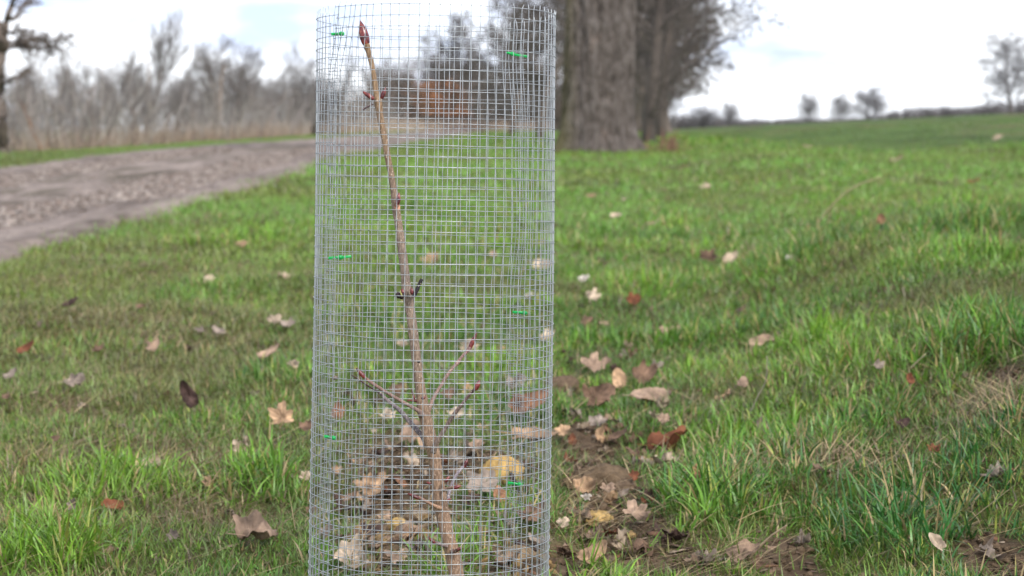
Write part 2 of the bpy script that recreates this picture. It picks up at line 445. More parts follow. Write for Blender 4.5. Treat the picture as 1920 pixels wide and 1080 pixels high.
# ---------------------------------------------------------------- grass
# where the guard stands (found again below): the sapling and guard foot
def blades(name, zones, matl, kindcol, label, cat):
    Vs, Qs, Cs, off = [], [], [], 0
    for zf in zones:
        B = zf()
        base, az, L, W, bend, lean, colr, S = B
        n_ = len(L)
        if n_ == 0: continue
        t_ = np.linspace(0, 1, S + 1)
        dirx, diry = np.cos(az), np.sin(az)
        ang = lean[:, None] + bend[:, None] * t_[None, :] ** 1.3          # angle from upright along the blade
        seg = L[:, None] / S
        hx = np.concatenate([np.zeros((n_, 1)), np.cumsum(np.sin(ang[:, :-1]) * seg, 1)], 1)
        hz = np.concatenate([np.zeros((n_, 1)), np.cumsum(np.cos(ang[:, :-1]) * seg, 1)], 1)
        wid = W[:, None] * (1 - t_[None, :] ** 2.2) * .5 + W[:, None] * .03
        tw = az + math.pi / 2 + RNG.normal(0, .5, n_)
        cx, cy = base[:, 0:1] + dirx[:, None] * hx, base[:, 1:2] + diry[:, None] * hx
        cz = base[:, 2:3] + hz
        wx, wy = np.cos(tw)[:, None] * wid, np.sin(tw)[:, None] * wid
        L1 = np.stack([cx - wx, cy - wy, cz], -1); R1 = np.stack([cx + wx, cy + wy, cz], -1)
        V = np.stack([L1, R1], 2).reshape(n_, -1, 3)                      # n, 2(S+1), 3
        k = np.arange(S)[None, :] * 2; o = (np.arange(n_) * 2 * (S + 1))[:, None] + off
        Q = np.stack([o + k, o + k + 1, o + k + 3, o + k + 2], -1).reshape(-1, 4)
        tipc = np.array([.30, .21, .07])
        tip = (RNG.random(n_) < .14)[:, None, None] * sstep(.6, .95, np.repeat(t_, 2))[None, :, None]
        cc = colr[:, None, :] * np.ones((1, 2 * (S + 1), 1))
        cc = cc * (1 - tip) + tipc * tip
        Vs.append(V.reshape(-1, 3)); Qs.append(Q); Cs.append(cc.reshape(-1, 3)); off += n_ * 2 * (S + 1)
    o = mesh_obj(name, np.concatenate(Vs), np.concatenate(Qs), matl, None, np.concatenate(Cs))
    setp(o, label, cat, kind='stuff'); return o

def scatter(y0, y1, dens, half=.255, pad=.35):
    """points over the wedge of ground the photograph sees, with a margin"""
    a0 = (half * (y0 + y1) / 2 + pad) * 2 * (y1 - y0)
    n_ = int(dens * a0 * 1.15)
    Y = y0 + (y1 - y0) * RNG.random(n_)
    wmax = half * y1 + pad
    X = (RNG.random(n_) * 2 - 1) * wmax
    k = np.abs(X) < half * Y + pad
    return X[k], Y[k]

def grass_zone(y0, y1, tufts, per, S, Lk, Wk, pad=.35):
    def f():
        X, Y = scatter(y0, y1, tufts, pad=pad)
        lush = patches_field(X, Y, LUSH); bare = patches_field(X, Y, BARE); straw = patches_field(X, Y, STRAW)
        cl = fbm(X * 2.2, Y * 1.8, 71, 3)
        nearT, farT = track_edges(Y)
        short = .8 * sstep(nearT + .9, nearT + .1, X) * (.6 + .8 * (cl + .4).clip(0, 1))      # worn grass by the track
        keep = (1 - .93 * sstep(.18, .6, bare)) * (1 - .55 * straw) * (.75 + .5 * cl + .4 * lush)
        keep = keep * (1 - on_track(X, Y, -.10)) * (1 - .85 * on_track(X, Y, .08))
        k = RNG.random(len(X)) < keep.clip(0, 1)
        X, Y, lush, cl, short, straw = X[k], Y[k], lush[k], cl[k], short[k], straw[k]
        crest = 3.4 + 0.03 * (Y - 13)
        fld = sstep(crest - .8, crest + 3, X) * sstep(9, 13, Y)
        tl = (.46 + .80 * lush + .75 * cl + .9 * fbm(X * 4.2, Y * 3.2, 73, 2)) * (1 - .55 * short) * (1 - .5 * fld) * RNG.uniform(.75, 1.25, len(X))
        tl = tl * (1 - .35 * (sstep(-.15, -.7, X + .05 * (Y - 3)) * sstep(3.0, 3.8, Y) * (1 - lush).clip(0, 1)))
        tl = tl.clip(.25, 1.7)
        n_ = len(X); idx = np.repeat(np.arange(n_), per); m_ = len(idx)
        az = RNG.random(m_) * 2 * math.pi
        sp = RNG.random(m_) ** .7 * .017 * Wk ** .6
        bx, by = X[idx] + np.cos(az) * sp, Y[idx] + np.sin(az) * sp
        az = az + RNG.normal(0, .5, m_)
        L = tl[idx] * .075 * Lk * RNG.uniform(.45, 1.25, m_)
        W = RNG.uniform(.0022, .0046, m_) * Wk * (.75 + .35 * tl[idx])
        lean = np.abs(RNG.normal(.55, .42, m_)); bend = np.abs(RNG.normal(.95, .7, m_))
        # colour: fresh yellow green to blue green by tuft, some yellowing, some dry
        deep = sstep(.15, .8, X - .12 * (Y - 3)) * sstep(6.5, 4.2, Y)  # right bank's tufts tinted darker: shade of its averted slope put into colour
        hue = (fbm(X * 1.3, Y * 1.1, 81, 2) * 1.1 + .66 - .62 * deep + RNG.normal(0, .16, n_)).clip(0, 1)
        a_, b_ = np.array([.036, .135, .028]), np.array([.185, .350, .034])
        col = a_ * (1 - hue[idx, None]) + b_ * hue[idx, None]
        wr = (sstep(-.15, -.7, X + .05 * (Y - 3)) * sstep(2.9, 3.6, Y) * sstep(12, 8, Y) * sstep(-.15, .25, fbm(X * 1.7, Y * .9, 85, 3) + .12)).clip(0, 1)
        wi = (wr * (1 - .8 * lush))[idx, None] * .4
        col = col * (1 - wi) + np.array([.200, .255, .060]) * wi
        dryp = (.06 + .25 * short + .30 * straw + .10 * (1 - lush) + .1 * fld)[idx]
        r = RNG.random(m_)
        col = np.where((r < dryp)[:, None], np.array([.36, .27, .125]), col)
        col = np.where(((r > .93))[:, None], np.array([.27, .30, .06]), col)
        sh = short[idx, None] * .5
        col = col * (1 - sh) + np.array([.19, .19, .065]) * sh
        fd = fld[idx, None] * .6
        col = col * (1 - fd) + np.array([.075, .145, .038]) * fd
        col = col * RNG.uniform(.55, 1.45, m_)[:, None]
        base = np.stack([bx, by, H(bx, by) - .004], -1)
        return base, az, L, W, bend, lean, col, S
    return f

def under_zone(y0, y1, dens, Wk, pad=.35):
    """the short fine sward and dead thatch between the tufts"""
    def f():
        X, Y = scatter(y0, y1, dens, pad=pad)
        bare = patches_field(X, Y, BARE); straw = patches_field(X, Y, STRAW); lush = patches_field(X, Y, LUSH)
        k = RNG.random(len(X)) < (1 - .9 * sstep(.2, .65, bare)) * (1 - on_track(X, Y, -.1))
        X, Y, straw, lush = X[k], Y[k], straw[k], lush[k]; m_ = len(X)
        az = RNG.random(m_) * 6.283; L = RNG.uniform(.014, .042, m_) * (1 + .06 * (Y - 3)); W = RNG.uniform(.0014, .0030, m_) * Wk
        lean = np.abs(RNG.normal(.8, .4, m_)); bend = np.abs(RNG.normal(.5, .5, m_))
        r = RNG.random(m_); wl_ = sstep(-.1, -.8, X + .05 * (Y - 3)) * sstep(12, 7, Y)
        gcol = np.array([.092, .180, .028]) * (1 - wl_[:, None]) + np.array([.160, .240, .048]) * wl_[:, None]
        gcol = gcol * (1 + .9 * sstep(5, 14, Y))[:, None]
        col = np.where((r < .11 + .45 * straw + .10 * wl_)[:, None], np.array([.22, .165, .09]), gcol)
        wn_ = sstep(.02, .32, fbm(X * 1.5 + 4, Y * .8, 87, 3)) * sstep(3.2, 5, Y)                     # worn, mossy and yellowed patches
        ol_ = (.65 * wn_ * (1 - .7 * lush))[:, None]
        col = col * (1 - ol_) + np.array([.165, .165, .055]) * ol_
        yl_ = (sstep(0, .3, fbm(X * .9, Y * .45, 89, 3)))[:, None] * .45
        col = col * (1 - yl_) + np.array([.190, .270, .040]) * yl_
        col = np.where((r > .90)[:, None], np.array([.13, .09, .055]), col) * RNG.uniform(.6, 1.4, m_)[:, None]
        edge_ = sstep(2.2, .4, np.abs(X + 6.2))[:, None] * .5
        col = col * (1 - edge_) + np.array([.13, .135, .055]) * edge_
        return np.stack([X, Y, H(X, Y) - .002], -1), az, L, W, bend, lean, col, 2
    return f

blades("grass", [under_zone(1.9, 3.6, 22000, .9), under_zone(3.6, 5.6, 16000, 1.1), under_zone(5.6, 9, 8500, 1.6), under_zone(9, 16, 3400, 2.6, .6), under_zone(16, 30, 900, 5, 1.0),
                 grass_zone(1.9, 3.6, 1500, 12, 5, .95, .95), grass_zone(3.6, 5.4, 1300, 11, 4, .95, 1.0),
                 grass_zone(5.4, 9, 850, 10, 3, .95, 1.2), grass_zone(9, 16, 360, 9, 3, .95, 1.8, .6),
                 grass_zone(16, 34, 120, 8, 2, .9, 3.0, 1.0), grass_zone(34, 85, 22, 7, 2, 1.0, 6.5, 2.0)],
       M_GRASS, None, "fresh green winter grass growing in tufts over the verge", "grass")

def straw_zone(y0, y1, dens, S=4):
    def f():
        X, Y = scatter(y0, y1, dens)
        s = patches_field(X, Y, STRAW); b = patches_field(X, Y, BARE)
        keep = (.10 + .9 * s + .22 * b) * (1 - on_track(X, Y, .05))
        k = RNG.random(len(X)) < keep
        X, Y = X[k], Y[k]; m_ = len(X)
        az = fbm(X * 3, Y * 3, 91, 2) * 5 + RNG.normal(.2, .7, m_)
        L = RNG.uniform(.04, .13, m_); W = RNG.uniform(.0008, .0019, m_) * (1 + .12 * (Y - 3).clip(0, 8))
        lean = RNG.uniform(1.15, 1.5, m_); bend = RNG.normal(.05, .25, m_)
        c = np.where((RNG.random(m_) < .5)[:, None], np.array([.36, .27, .15]), np.array([.20, .15, .09])) * RNG.uniform(.6, 1.3, m_)[:, None]
        base = np.stack([X, Y, H(X, Y) + RNG.uniform(.003, .02, m_)], -1)
        return base, az, L, W, bend, lean, c, S
    return f
blades("dry_grass", [straw_zone(1.9, 4.5, 5200), straw_zone(4.5, 9, 1900, 3), straw_zone(9, 20, 150, 2)], M_STRAW, None,
       "flattened dry straw lying between the green tufts", "dry grass")

# ---------------------------------------------------------------- leaf crumbs and soil clods (uncountable)
def crumbs(name, n_, y0, y1, size, matl, colf, wf, label, cat, flat=.12):
    X, Y = scatter(y0, y1, n_ / 8.0)
    k = RNG.random(len(X)) < wf(X, Y); X, Y = X[k], Y[k]; m_ = len(X)
    # lumpy eight-cornered pebbles / crumbs, two rings of five and two poles drawn as quads
    nu, nv = 7, 4
    th = np.arange(nu) * 2 * math.pi / nu; ph = np.linspace(-1.25, 1.25, nv)
    ring = np.stack([np.cos(ph)[:, None] * np.cos(th)[None], np.cos(ph)[:, None] * np.sin(th)[None], np.sin(ph)[:, None] * np.ones((1, nu))], -1).reshape(-1, 3)
    s = RNG.uniform(*size, m_) * RNG.uniform(.5, 1.2, m_)
    V = ring[None] * (1 + RNG.uniform(-.45, .45, (m_, nu * nv, 1)))
    sc = np.stack([RNG.uniform(.7, 1.4, m_), RNG.uniform(.7, 1.4, m_), np.full(m_, flat) * RNG.uniform(.7, 1.4, m_)], -1)
    V = V * sc[:, None, :]
    a = RNG.random(m_) * 6.28; ca, sa = np.cos(a)[:, None], np.sin(a)[:, None]
    til = RNG.normal(0, .3, m_)[:, None]
    x, y, z_ = V[..., 0], V[..., 1], V[..., 2] + V[..., 0] * til
    V = np.stack([x * ca - y * sa, x * sa + y * ca, z_], -1) * s[:, None, None]
    V += np.stack([X, Y, H(X, Y) + s * flat * .5], -1)[:, None, :]
    i = (np.arange(nv - 1) * nu)[:, None]; j = np.arange(nu)[None]; kk = (j + 1) % nu
    Q1 = np.stack([i + j, i + kk, i + nu + kk, i + nu + j], -1).reshape(-1, 4)
    top = (nv - 1) * nu
    Q1 = np.vstack([Q1, [[top, top + 1, top + 2, top + 3], [top, top + 3, top + 4, top + 5]]])
    Q = (Q1[None] + (np.arange(m_) * nu * nv)[:, None, None]).reshape(-1, 4)
    col = colf(X, Y, m_)
    o = mesh_obj(name, V.reshape(-1, 3), Q, matl, None, np.repeat(col, nu * nv, 0), smooth=False)
    return setp(o, label, cat, kind='stuff')

def clodcol(X, Y, m_):
    yel = np.exp(-(((X + 0.10) / .17) ** 2 + ((Y - 3.15) / .35) ** 2)) > RNG.random(m_) * 1.1
    c = np.where(yel[:, None], np.array([.235, .155, .070]), np.array([.105, .072, .046]))
    return c * RNG.uniform(.7, 1.25, m_)[:, None]
crumbs("soil_clods", 26000, 2.2, 4.6, (.002, .009), M_CLOD, clodcol, lambda X, Y: sstep(.3, .75, patches_field(X, Y, BARE)),
       "loose brown and ochre crumbs of dug soil round the sapling", "soil", flat=.7)
crumbs("leaf_litter", 9000, 2.2, 9.5, (.004, .017), M_LEAF,
       lambda X, Y, m_: np.array([[.26, .17, .11], [.16, .11, .08], [.36, .28, .20], [.20, .10, .055]])[RNG.integers(0, 4, m_)] * RNG.uniform(.7, 1.2, m_)[:, None],
       lambda X, Y: (.06 + .35 * patches_field(X, Y, STRAW) + .6 * patches_field(X, Y, BARE)) * (1 - on_track(X, Y, .05)),
       "small broken bits of dead leaf scattered in the grass", "leaf litter")

crumbs("track_stones", 60000, 8, 34, (.008, .028), M_CLOD, lambda X, Y, m_: np.array([[.34, .29, .25], [.16, .13, .11], [.24, .19, .16]])[RNG.integers(0, 3, m_)] * RNG.uniform(.8, 1.2, m_)[:, None],
       lambda X, Y: on_track(X, Y, -.05) * .8, "small stones and crumbs of earth lying on the track", "stones", flat=.4)

# ---------------------------------------------------------------- the wire guard
def unit(a): return a / np.linalg.norm(a)
PT, PB = P(820.5, 27, 2.674), P(802.5, 1165, 2.709)
AX = unit(PT - PB)                                   # upward along the guard
E1 = unit(np.array([1, 0, 0]) - AX * AX[0]); E2 = unit(np.cross(AX, E1))   # right, away from the camera
if E2[1] < 0: E2 = -E2
GLEN = np.linalg.norm(PT - PB)
CELL = .01285
N_ROW = int(GLEN / CELL) + 1

def gpoint(phi, s, dr=0.0):
    """phi: degrees from the side facing the camera, positive to the right; s: metres down from the top ring"""
    phi = np.asarray(phi, float); s = np.asarray(s, float) + 0 * phi; phi = phi + 0 * s
    w = np.exp(-((phi + 52) / 17) ** 2)
    ph = phi + w * 5.2 * np.clip(1 - s / .075, 0, 1.2)            # sheet end leaning over at the top left
    w2 = np.exp(-((phi - 136) / 16) ** 2)
    ph = ph + w2 * (1.7 * np.sin(s * 17 + 1) + .7 * np.sin(s * 41)) # wavy lap at the back right
    w3 = np.exp(-((phi + 55) / 9) ** 2)
    ph = ph + w3 * (1.1 * np.sin(s * 26 + 2) + .8 * np.sin(s * 61))
    ph = ph + .25 * np.sin(s * 13 + phi * .09) + .08 * np.sin(phi * .9 + s * 30)
    r = .1492 + .0022 * s / .7
    pr = np.radians(ph)
    r = r * (1 + .006 * np.sin(3 * pr + s * 5 + .5) + .004 * np.sin(7 * pr + s * 9)) + dr
    return (PT - AX * s[..., None] + E1 * (r * np.sin(pr))[..., None] - E2 * (r * np.cos(pr))[..., None])

def sheet(phi0, phi1, s0, spike, seed, parent):
    rng = np.random.default_rng(seed)
    step = math.degrees(.0122 / .15)
    n_ = int(round((phi1 - phi0) / step)); phis = phi0 + np.arange(n_ + 1) * step
    phis = phis + rng.normal(0, .22, len(phis))
    mb = MB(); R_ = .00041
    nrow = N_ROW - (1 if s0 > .001 else 0)
    for p_ in phis:
        s = np.concatenate([[s0 - spike * CELL * rng.uniform(.8, 1.12)], s0 + np.arange(0, nrow * 2 + 1) * CELL * .5])
        f = p_ + .10 * np.sin(s * 24 + p_ * 3) + rng.normal(0, .025, len(s))
        pts = gpoint(f, s)
        b_ = rng.normal(0, .0010, 2); pts[0] += E1 * b_[0] + E2 * b_[1]
        v, q = tube(pts, R_, 6); mb.add(v, q)
    rows = s0 + np.arange(nrow) * CELL
    for s in rows:
        f = np.linspace(phis[0] - step * rng.uniform(.1, .4), phis[-1] + step * rng.uniform(.1, .4), (n_ + 1) * 3)
        ds = s + .0004 * np.sin(np.radians(f) * 5 + s * 70) + rng.normal(0, .00005, len(f))
        sag = .0011 * np.exp(-((f + 52) / 30) ** 2) * math.sin(s * 90)
        v, q = tube(gpoint(f, ds + sag, .00085), R_, 6); mb.add(v, q)
        # weld beads
        for p_ in phis:
            c = gpoint(np.array([p_]), np.array([s]), .0005)[0]
            h = .00075
            o = np.array([[-1, 0, 0], [0, 0, -1], [1, 0, 0], [0, 0, 1], [0, -1, 0], [0, 1, 0]]) * h
            mb.add(c + o, [[0, 1, 4, 4], [1, 2, 4, 4], [2, 3, 4, 4], [3, 0, 4, 4]][:0] + [[0, 4, 2, 1], [0, 3, 2, 4], [0, 1, 2, 5], [0, 5, 2, 3]])
    return mb.obj("wire_sheet", M_WIRE, parent)

guard = empty("tree_guard", tuple(PB))
setp(guard, "tall open cylinder of square galvanised wire mesh with green ties round the sapling", "tree guard")
sheet(-57.5, 140.5, 0.0, .45, 1, guard)
sheet(131.5, 310.2, .76 * CELL, .92, 2, guard)

def box(c, ex, ey, ez, sx_, sy, sz, bev=.12):
    """bevelled box from centre, axes and full sizes"""
    c = np.array(c, float); ex, ey, ez = unit(np.array(ex, float)), unit(np.array(ey, float)), unit(np.array(ez, float))
    pts = []
    h = [sx_ / 2, sy / 2, sz / 2]; b_ = min(h) * bev * 2
    zs = [(-h[2], b_), (-h[2] + b_, 0), (h[2] - b_, 0), (h[2], b_)]
    for z_, i_ in zs:
        x, y = h[0] - i_, h[1] - i_
        k = b_
        for (a_, d_) in [(x, y - k), (x - k, y), (-x + k, y), (-x, y - k), (-x, -y + k), (-x + k, -y), (x - k, -y), (x, -y + k)]:
            pts.append(c + ex * a_ + ey * d_ + ez * z_)
    Q = []
    for r in range(3):
        for j in range(8):
            Q.append([r * 8 + j, r * 8 + (j + 1) % 8, r * 8 + 8 + (j + 1) % 8, r * 8 + 8 + j])
    for o, fl in ((0, 1), (24, 0)):
        for qd in ([0, 1, 2, 3], [0, 3, 4, 7], [4, 5, 6, 7]):
            qd = [o + k for k in qd]; Q.append(qd[::-1] if fl else qd)
    return np.array(pts), np.array(Q)

def tie(px0, row0, px1, row1, depth, headpos, tail, label):
    """flat nylon strap wrapped round two wires, ratchet head at headpos (0..1 along it)"""
    a, b_ = P(px0, row0, depth), P(px1, row1, depth)
    ex = unit(b_ - a); L = np.linalg.norm(b_ - a)
    view = unit((a + b_) / 2 - np.array([0, 0, EYE])); ez = unit(np.cross(ex, view)); ey = unit(np.cross(ez, ex))
    m = MB()
    hc = a + ex * L * headpos - ey * .0022
    lo = max(0, headpos - .42) if tail else 0
    v, q = box(a + ex * L * headpos * .5 - ey * .0014, ex, ey, ez, L * headpos, .0012, .0034); m.add(v, q)
    if headpos < .9:
        v, q = box(a + ex * L * (headpos + 1) * .5 - ey * .0017, unit(ex + ez * .05), ey, ez, L * (1 - headpos), .0012, .0032); m.add(v, q)
    # loop behind the wires
    th = np.linspace(0, math.pi * 2, 18)
    mid = a + ex * L * (headpos * .62)
    loop = mid + np.outer(np.cos(th), ex) * min(L * .33, .0055) + np.outer(np.sin(th), ey) * .0026
    v, q = tube(loop, .0011, 6, cap=False); m.add(v, q)
    o = m.obj("cable_tie", M_TIE, guard); o['label'] = label
    h = MB()
    v, q = box(hc, ex, ey, ez, .0052, .0040, .0054, .22); h.add(v, q)
    v, q = box(hc - ey * .0022, ex, ey, ez, .0030, .0012, .0030, .2); h.add(v, q)
    h.obj("tie_head", M_TIE, o)

tie(621, 64, 646, 63, 2.592, .78, False, "top left green tie")
tie(951, 99, 991, 107, 2.785, .26, False, "top right green tie, tilted")
tie(616, 484, 659, 481, 2.600, .52, True, "middle left green tie with a long tail")
tie(961, 585, 989, 587, 2.790, .80, False, "middle right green tie")
tie(608, 818, 630, 822, 2.612, .80, False, "lower left green tie")
tie(952, 905, 980, 909, 2.795, .80, False, "lowest right green tie")
# ---------------------------------------------------------------- the horse chestnut sapling
BASE = P(866, 1152, 2.70)
sap = empty("chestnut_sapling", tuple(BASE))
setp(sap, "young leafless chestnut sapling with dark red buds inside the wire guard", "sapling")
ST = [(872, 1185, 31), (857, 1085, 29), (850, 1045, 28), (838, 1000, 26.5), (829, 958, 26.5), (825, 935, 27), (822, 912, 24), (818, 880, 23.5), (813, 850, 24.5), (809, 832, 27),
      (804, 815, 26), (800, 795, 23.5), (796, 778, 24), (793, 765, 24.5), (791, 748, 21.5), (789, 735, 20), (784, 700, 18.5), (779, 660, 18.5), (773, 610, 18.5), (768, 575, 18.5),
      (766, 562, 20), (765, 550, 24), (762, 538, 18.5), (759, 510, 17), (754, 470, 16.5), (748, 425, 15), (744, 400, 15), (742, 385, 15.5), (741, 372, 16),
      (738, 355, 13), (733, 325, 12), (726, 290, 12), (720, 255, 12), (714, 225, 12.5), (711, 205, 14), (709, 192, 15.5), (706, 180, 11), (702, 150, 9.8), (697, 120, 9.5),
      (691, 98, 10), (688.5, 88, 12), (687, 82, 12)]
def stem_obj(name, pts, parent, depth0, depth1, c0, c1, sides=14, n_=None, rough_=.05):
    A = smooth_path(pts, n_ or len(pts) * 5)
    tt_ = np.linspace(0, 1, len(A)); dep = depth0 + (depth1 - depth0) * tt_
    Pp = np.array([P(a[0], a[1], d_) for a, d_ in zip(A, dep)])
    R_ = A[:, 2] / 2 * dep / FPX
    v, q = tube(Pp, R_ * (1 + RNG.normal(0, rough_ * .3, len(R_))), sides)
    if rough_:
        k = len(Pp) * sides
        ctr = np.repeat(Pp, sides, 0)
        v[:k] = ctr + (v[:k] - ctr) * (1 + RNG.normal(0, rough_, (k, 1)))
    c = np.array(c0)[None] * (1 - tt_[:, None]) + np.array(c1)[None] * tt_[:, None]
    c = np.vstack([np.repeat(c, sides, 0), c[:1], c[-1:]])
    m = MB(); m.add(v, q); m.c[-1] = c
    return m.obj(name, M_STEM, parent), Pp, R_

D0 = 2.695
stem, SP, SR = stem_obj("stem", ST, sap, 2.702, 2.672, (.255, .165, .108), (.22, .145, .080), 20, 260, .02)
# greyer bark over the middle length of the stem
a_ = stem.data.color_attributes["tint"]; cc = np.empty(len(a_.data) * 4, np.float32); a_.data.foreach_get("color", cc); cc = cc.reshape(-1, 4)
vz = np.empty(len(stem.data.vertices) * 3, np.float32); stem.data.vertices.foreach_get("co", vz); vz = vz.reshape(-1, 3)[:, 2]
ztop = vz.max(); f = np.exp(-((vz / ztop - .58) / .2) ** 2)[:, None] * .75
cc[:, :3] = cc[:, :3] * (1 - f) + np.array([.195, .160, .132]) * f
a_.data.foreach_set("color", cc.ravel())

def bud(parent, base, tip, w, depth, name="bud", depth2=None):
    """pointed bud with overlapping scales: a swollen spindle with stepped scale edges"""
    b0, t0 = P(*base, depth), P(*tip, depth2 or depth)
    ax = unit(t0 - b0); L = np.linalg.norm(t0 - b0); r = w / 2 * depth / FPX
    x = unit(np.cross(ax, [0, 1, .1])); y = np.cross(ax, x)
    n_, s_ = 18, 12
    u = np.linspace(0, 1, n_)
    prof = np.interp(u, [0, .06, .2, .38, .6, .8, .93, 1], [.55, .78, .96, 1.0, .86, .5, .22, .02])
    V = []
    for k in range(n_):
        for j in range(s_):
            a = 2 * math.pi * j / s_
            st = 1 + .07 * (((u[k] * 4.2 + (.5 if (j // 3) % 2 else 0)) % 1.0) * -1 + .5) + .06 * math.cos(2 * a)
            V.append(b0 + ax * L * u[k] + (x * math.cos(a) + y * math.sin(a)) * r * prof[k] * st)
    V = np.array(V); i = (np.arange(n_ - 1) * s_)[:, None]; j = np.arange(s_)[None]; kk = (j + 1) % s_
    Q = np.stack([i + j, i + kk, i + s_ + kk, i + s_ + j], -1).reshape(-1, 4)
    m = MB(); m.add(V, Q)
    return m.obj(name, M_BUD, parent)

o = bud(stem, (687, 84), (675.5, 38), 17.5, 2.672, "terminal_bud"); o['label'] = "large red-brown bud at the tip"
bud(stem, (701, 186), (677.5, 170), 8.5, 2.668); bud(stem, (715, 185), (723.5, 163), 8.5, 2.682)
bud(stem, (745, 384), (748.5, 360), 9, 2.662)
bud(stem, (773, 552), (771, 537), 7, 2.67); bud(stem, (758, 552), (752, 541), 7, 2.672)
bud(stem, (808, 907), (799, 904), 5, 2.675); bud(stem, (835, 904), (843, 892), 6.5, 2.675)
bud(stem, (838, 939), (848, 934), 4.5, 2.67); bud(stem, (790, 748), (799, 744), 6, 2.668); bud(stem, (778, 750), (771, 728), 3.5, 2.68)
# leaf scar (pale shield with bundle dots), broken stubs
def scar(px, row, w, h, depth, colr):
    c = P(px, row, depth); pts = [c]
    for k in range(10):
        a = 2 * math.pi * k / 10 + math.pi / 2
        rr = 1 + .22 * math.sin(a) * (1 if math.sin(a) > 0 else -1) * -1
        pts.append(P(px + w / 2 * math.cos(a), row + h / 2 * math.sin(a) * rr, depth + .0010 * abs(math.cos(a)) * 2))
    Q = [[0, 1 + k, 1 + (k + 1) % 10, 1 + (k + 2) % 10] for k in range(0, 10, 2)]
    m = MB(); m.add(np.array(pts), Q, colr)
    return m.obj("leaf_scar", M_STEM, stem)
scar(745, 389, 11, 15, 2.668, (.50, .26, .16))
for px, row in ((742, 386), (747.5, 386), (745, 393)):
    m = MB(); v, q = tube([P(px, row, 2.6668), P(px, row, 2.669)], .0006, 6); m.add(v, q, (.12, .05, .03)); m.obj("bundle_mark", M_STEM, stem)
scar(785, 679, 6, 5, 2.668, (.02, .015, .012))
def stub(pts, dep, colr, dep1=None):
    o_, _, _ = stem_obj("dead_stub", pts, stem, dep, dep1 or dep, colr, colr, 8, 12, .08); o_['label'] = "dark broken stub"
stub([(699, 195, 5), (690, 200, 3.5), (679, 206, 3)], 2.672, (.10, .07, .07))
stub([(776, 556, 7), (781, 545, 7.5), (786, 533, 6.5), (791, 523, 6.5)], 2.668, (.025, .022, .024))
stub([(757, 556, 12), (748, 553, 12), (744, 549, 6)], 2.668, (.035, .022, .02))
stub([(754, 556, 3), (751, 548, 2), (750, 544, 1.5)], 2.662, (.35, .33, .1))
stub([(783, 752, 6), (772, 751, 4), (763, 751, 3)], 2.672, (.14, .05, .035))

def branch(pts, budspec, dep0, dep1, c0=(.24, .17, .14), c1=(.22, .13, .11), name="branch", label=None, node=None):
    # collar where it meets the stem, small swelling under the bud
    o_, _, _ = stem_obj(name, pts, sap, dep0, dep1, c0, c1, 12, 50, .03)
    if label: o_['label'] = label
    if budspec: bud(o_, budspec[0], budspec[1], budspec[2], dep1)
    return o_
branch([(792, 779, 11), (784, 770, 8), (770, 762, 7), (747, 749, 6.5), (720, 733, 6.5), (703, 722, 6.5), (686, 710, 6), (683, 706, 6)], ((684, 708), (666.5, 689), 8.5), 2.68, 2.64, label="upper left side branch")
g2 = branch([(799, 838, 10), (793, 820, 9.5), (776, 800, 9), (760, 781, 8.5), (747, 767, 8), (733, 756, 7), (719, 744, 6.5), (713, 737, 5)], None, 2.70, 2.73, (.20, .17, .17), (.17, .14, .14), label="lower left grey side branch with a dead tip")
stem_obj("dead_tip", [(714, 739, 4), (703, 731, 3.5), (686, 721, 3), (671, 710, 2.4), (658, 703, 1.6)], g2, 2.73, 2.735, (.05, .03, .03), (.06, .03, .03), 8, 20, .08)
stem_obj("side_spur", [(722, 746, 5), (718, 742, 6), (714, 740, 3)], g2, 2.73, 2.725, (.07, .05, .05), (.05, .03, .03), 8, 8, .08)
branch([(801, 783, 9), (806, 764, 8), (812, 748, 7.5), (823, 729, 7), (839, 703, 6.5), (850, 689, 6), (858, 680, 8), (862, 674, 6), (870, 665, 6), (878, 656, 7), (880, 652, 7)], ((880, 654), (894.5, 623), 8.5), 2.70, 2.735, label="upper right side branch")
branch([(812, 848, 11), (818, 833, 9), (826, 818, 8.5), (836, 801, 8), (846, 785, 7.5), (855, 772, 7.5), (865, 760, 6.5), (877, 744, 6), (888, 732, 6), (892, 729, 6.5)], ((891, 731), (900.5, 711), 10), 2.675, 2.63, (.22, .17, .14), (.2, .13, .11), label="lower right side branch")
branch([(836, 948, 8), (841, 931, 6), (846, 911, 5.5), (855, 892, 5.5), (864, 880, 5.5), (869, 875, 5)], ((869, 877), (877.5, 860), 8), 2.71, 2.75, (.24, .21, .23), (.2, .17, .19), label="thin grey branch low on the right")
branch([(829, 920, 7), (840, 916, 6), (851, 914, 6)], ((850, 915.5), (865, 910.5), 7.5), 2.685, 2.66, (.3, .19, .13), (.28, .17, .11), label="short spur low on the right")
branch([(829, 953, 9), (820, 951, 8), (810, 946, 6), (798, 940, 6), (789, 935, 7), (784, 933, 6)], ((786, 935), (763, 924.5), 7), 2.685, 2.65, (.32, .20, .13), (.25, .15, .11), label="short spur low on the left")
branch([(838, 1024, 8), (829, 1022, 6), (820, 1019, 6), (813, 1016, 6.5)], ((815, 1018), (803, 1007), 7), 2.69, 2.67, (.2, .15, .13), (.15, .1, .09), label="lowest spur on the left, curving up")
branch([(846, 1035, 9), (856, 1032, 7), (861, 1030, 5)], ((858, 1031), (867, 1026), 6), 2.685, 2.675, (.15, .09, .07), (.1, .05, .04), label="lowest dark spur on the right")

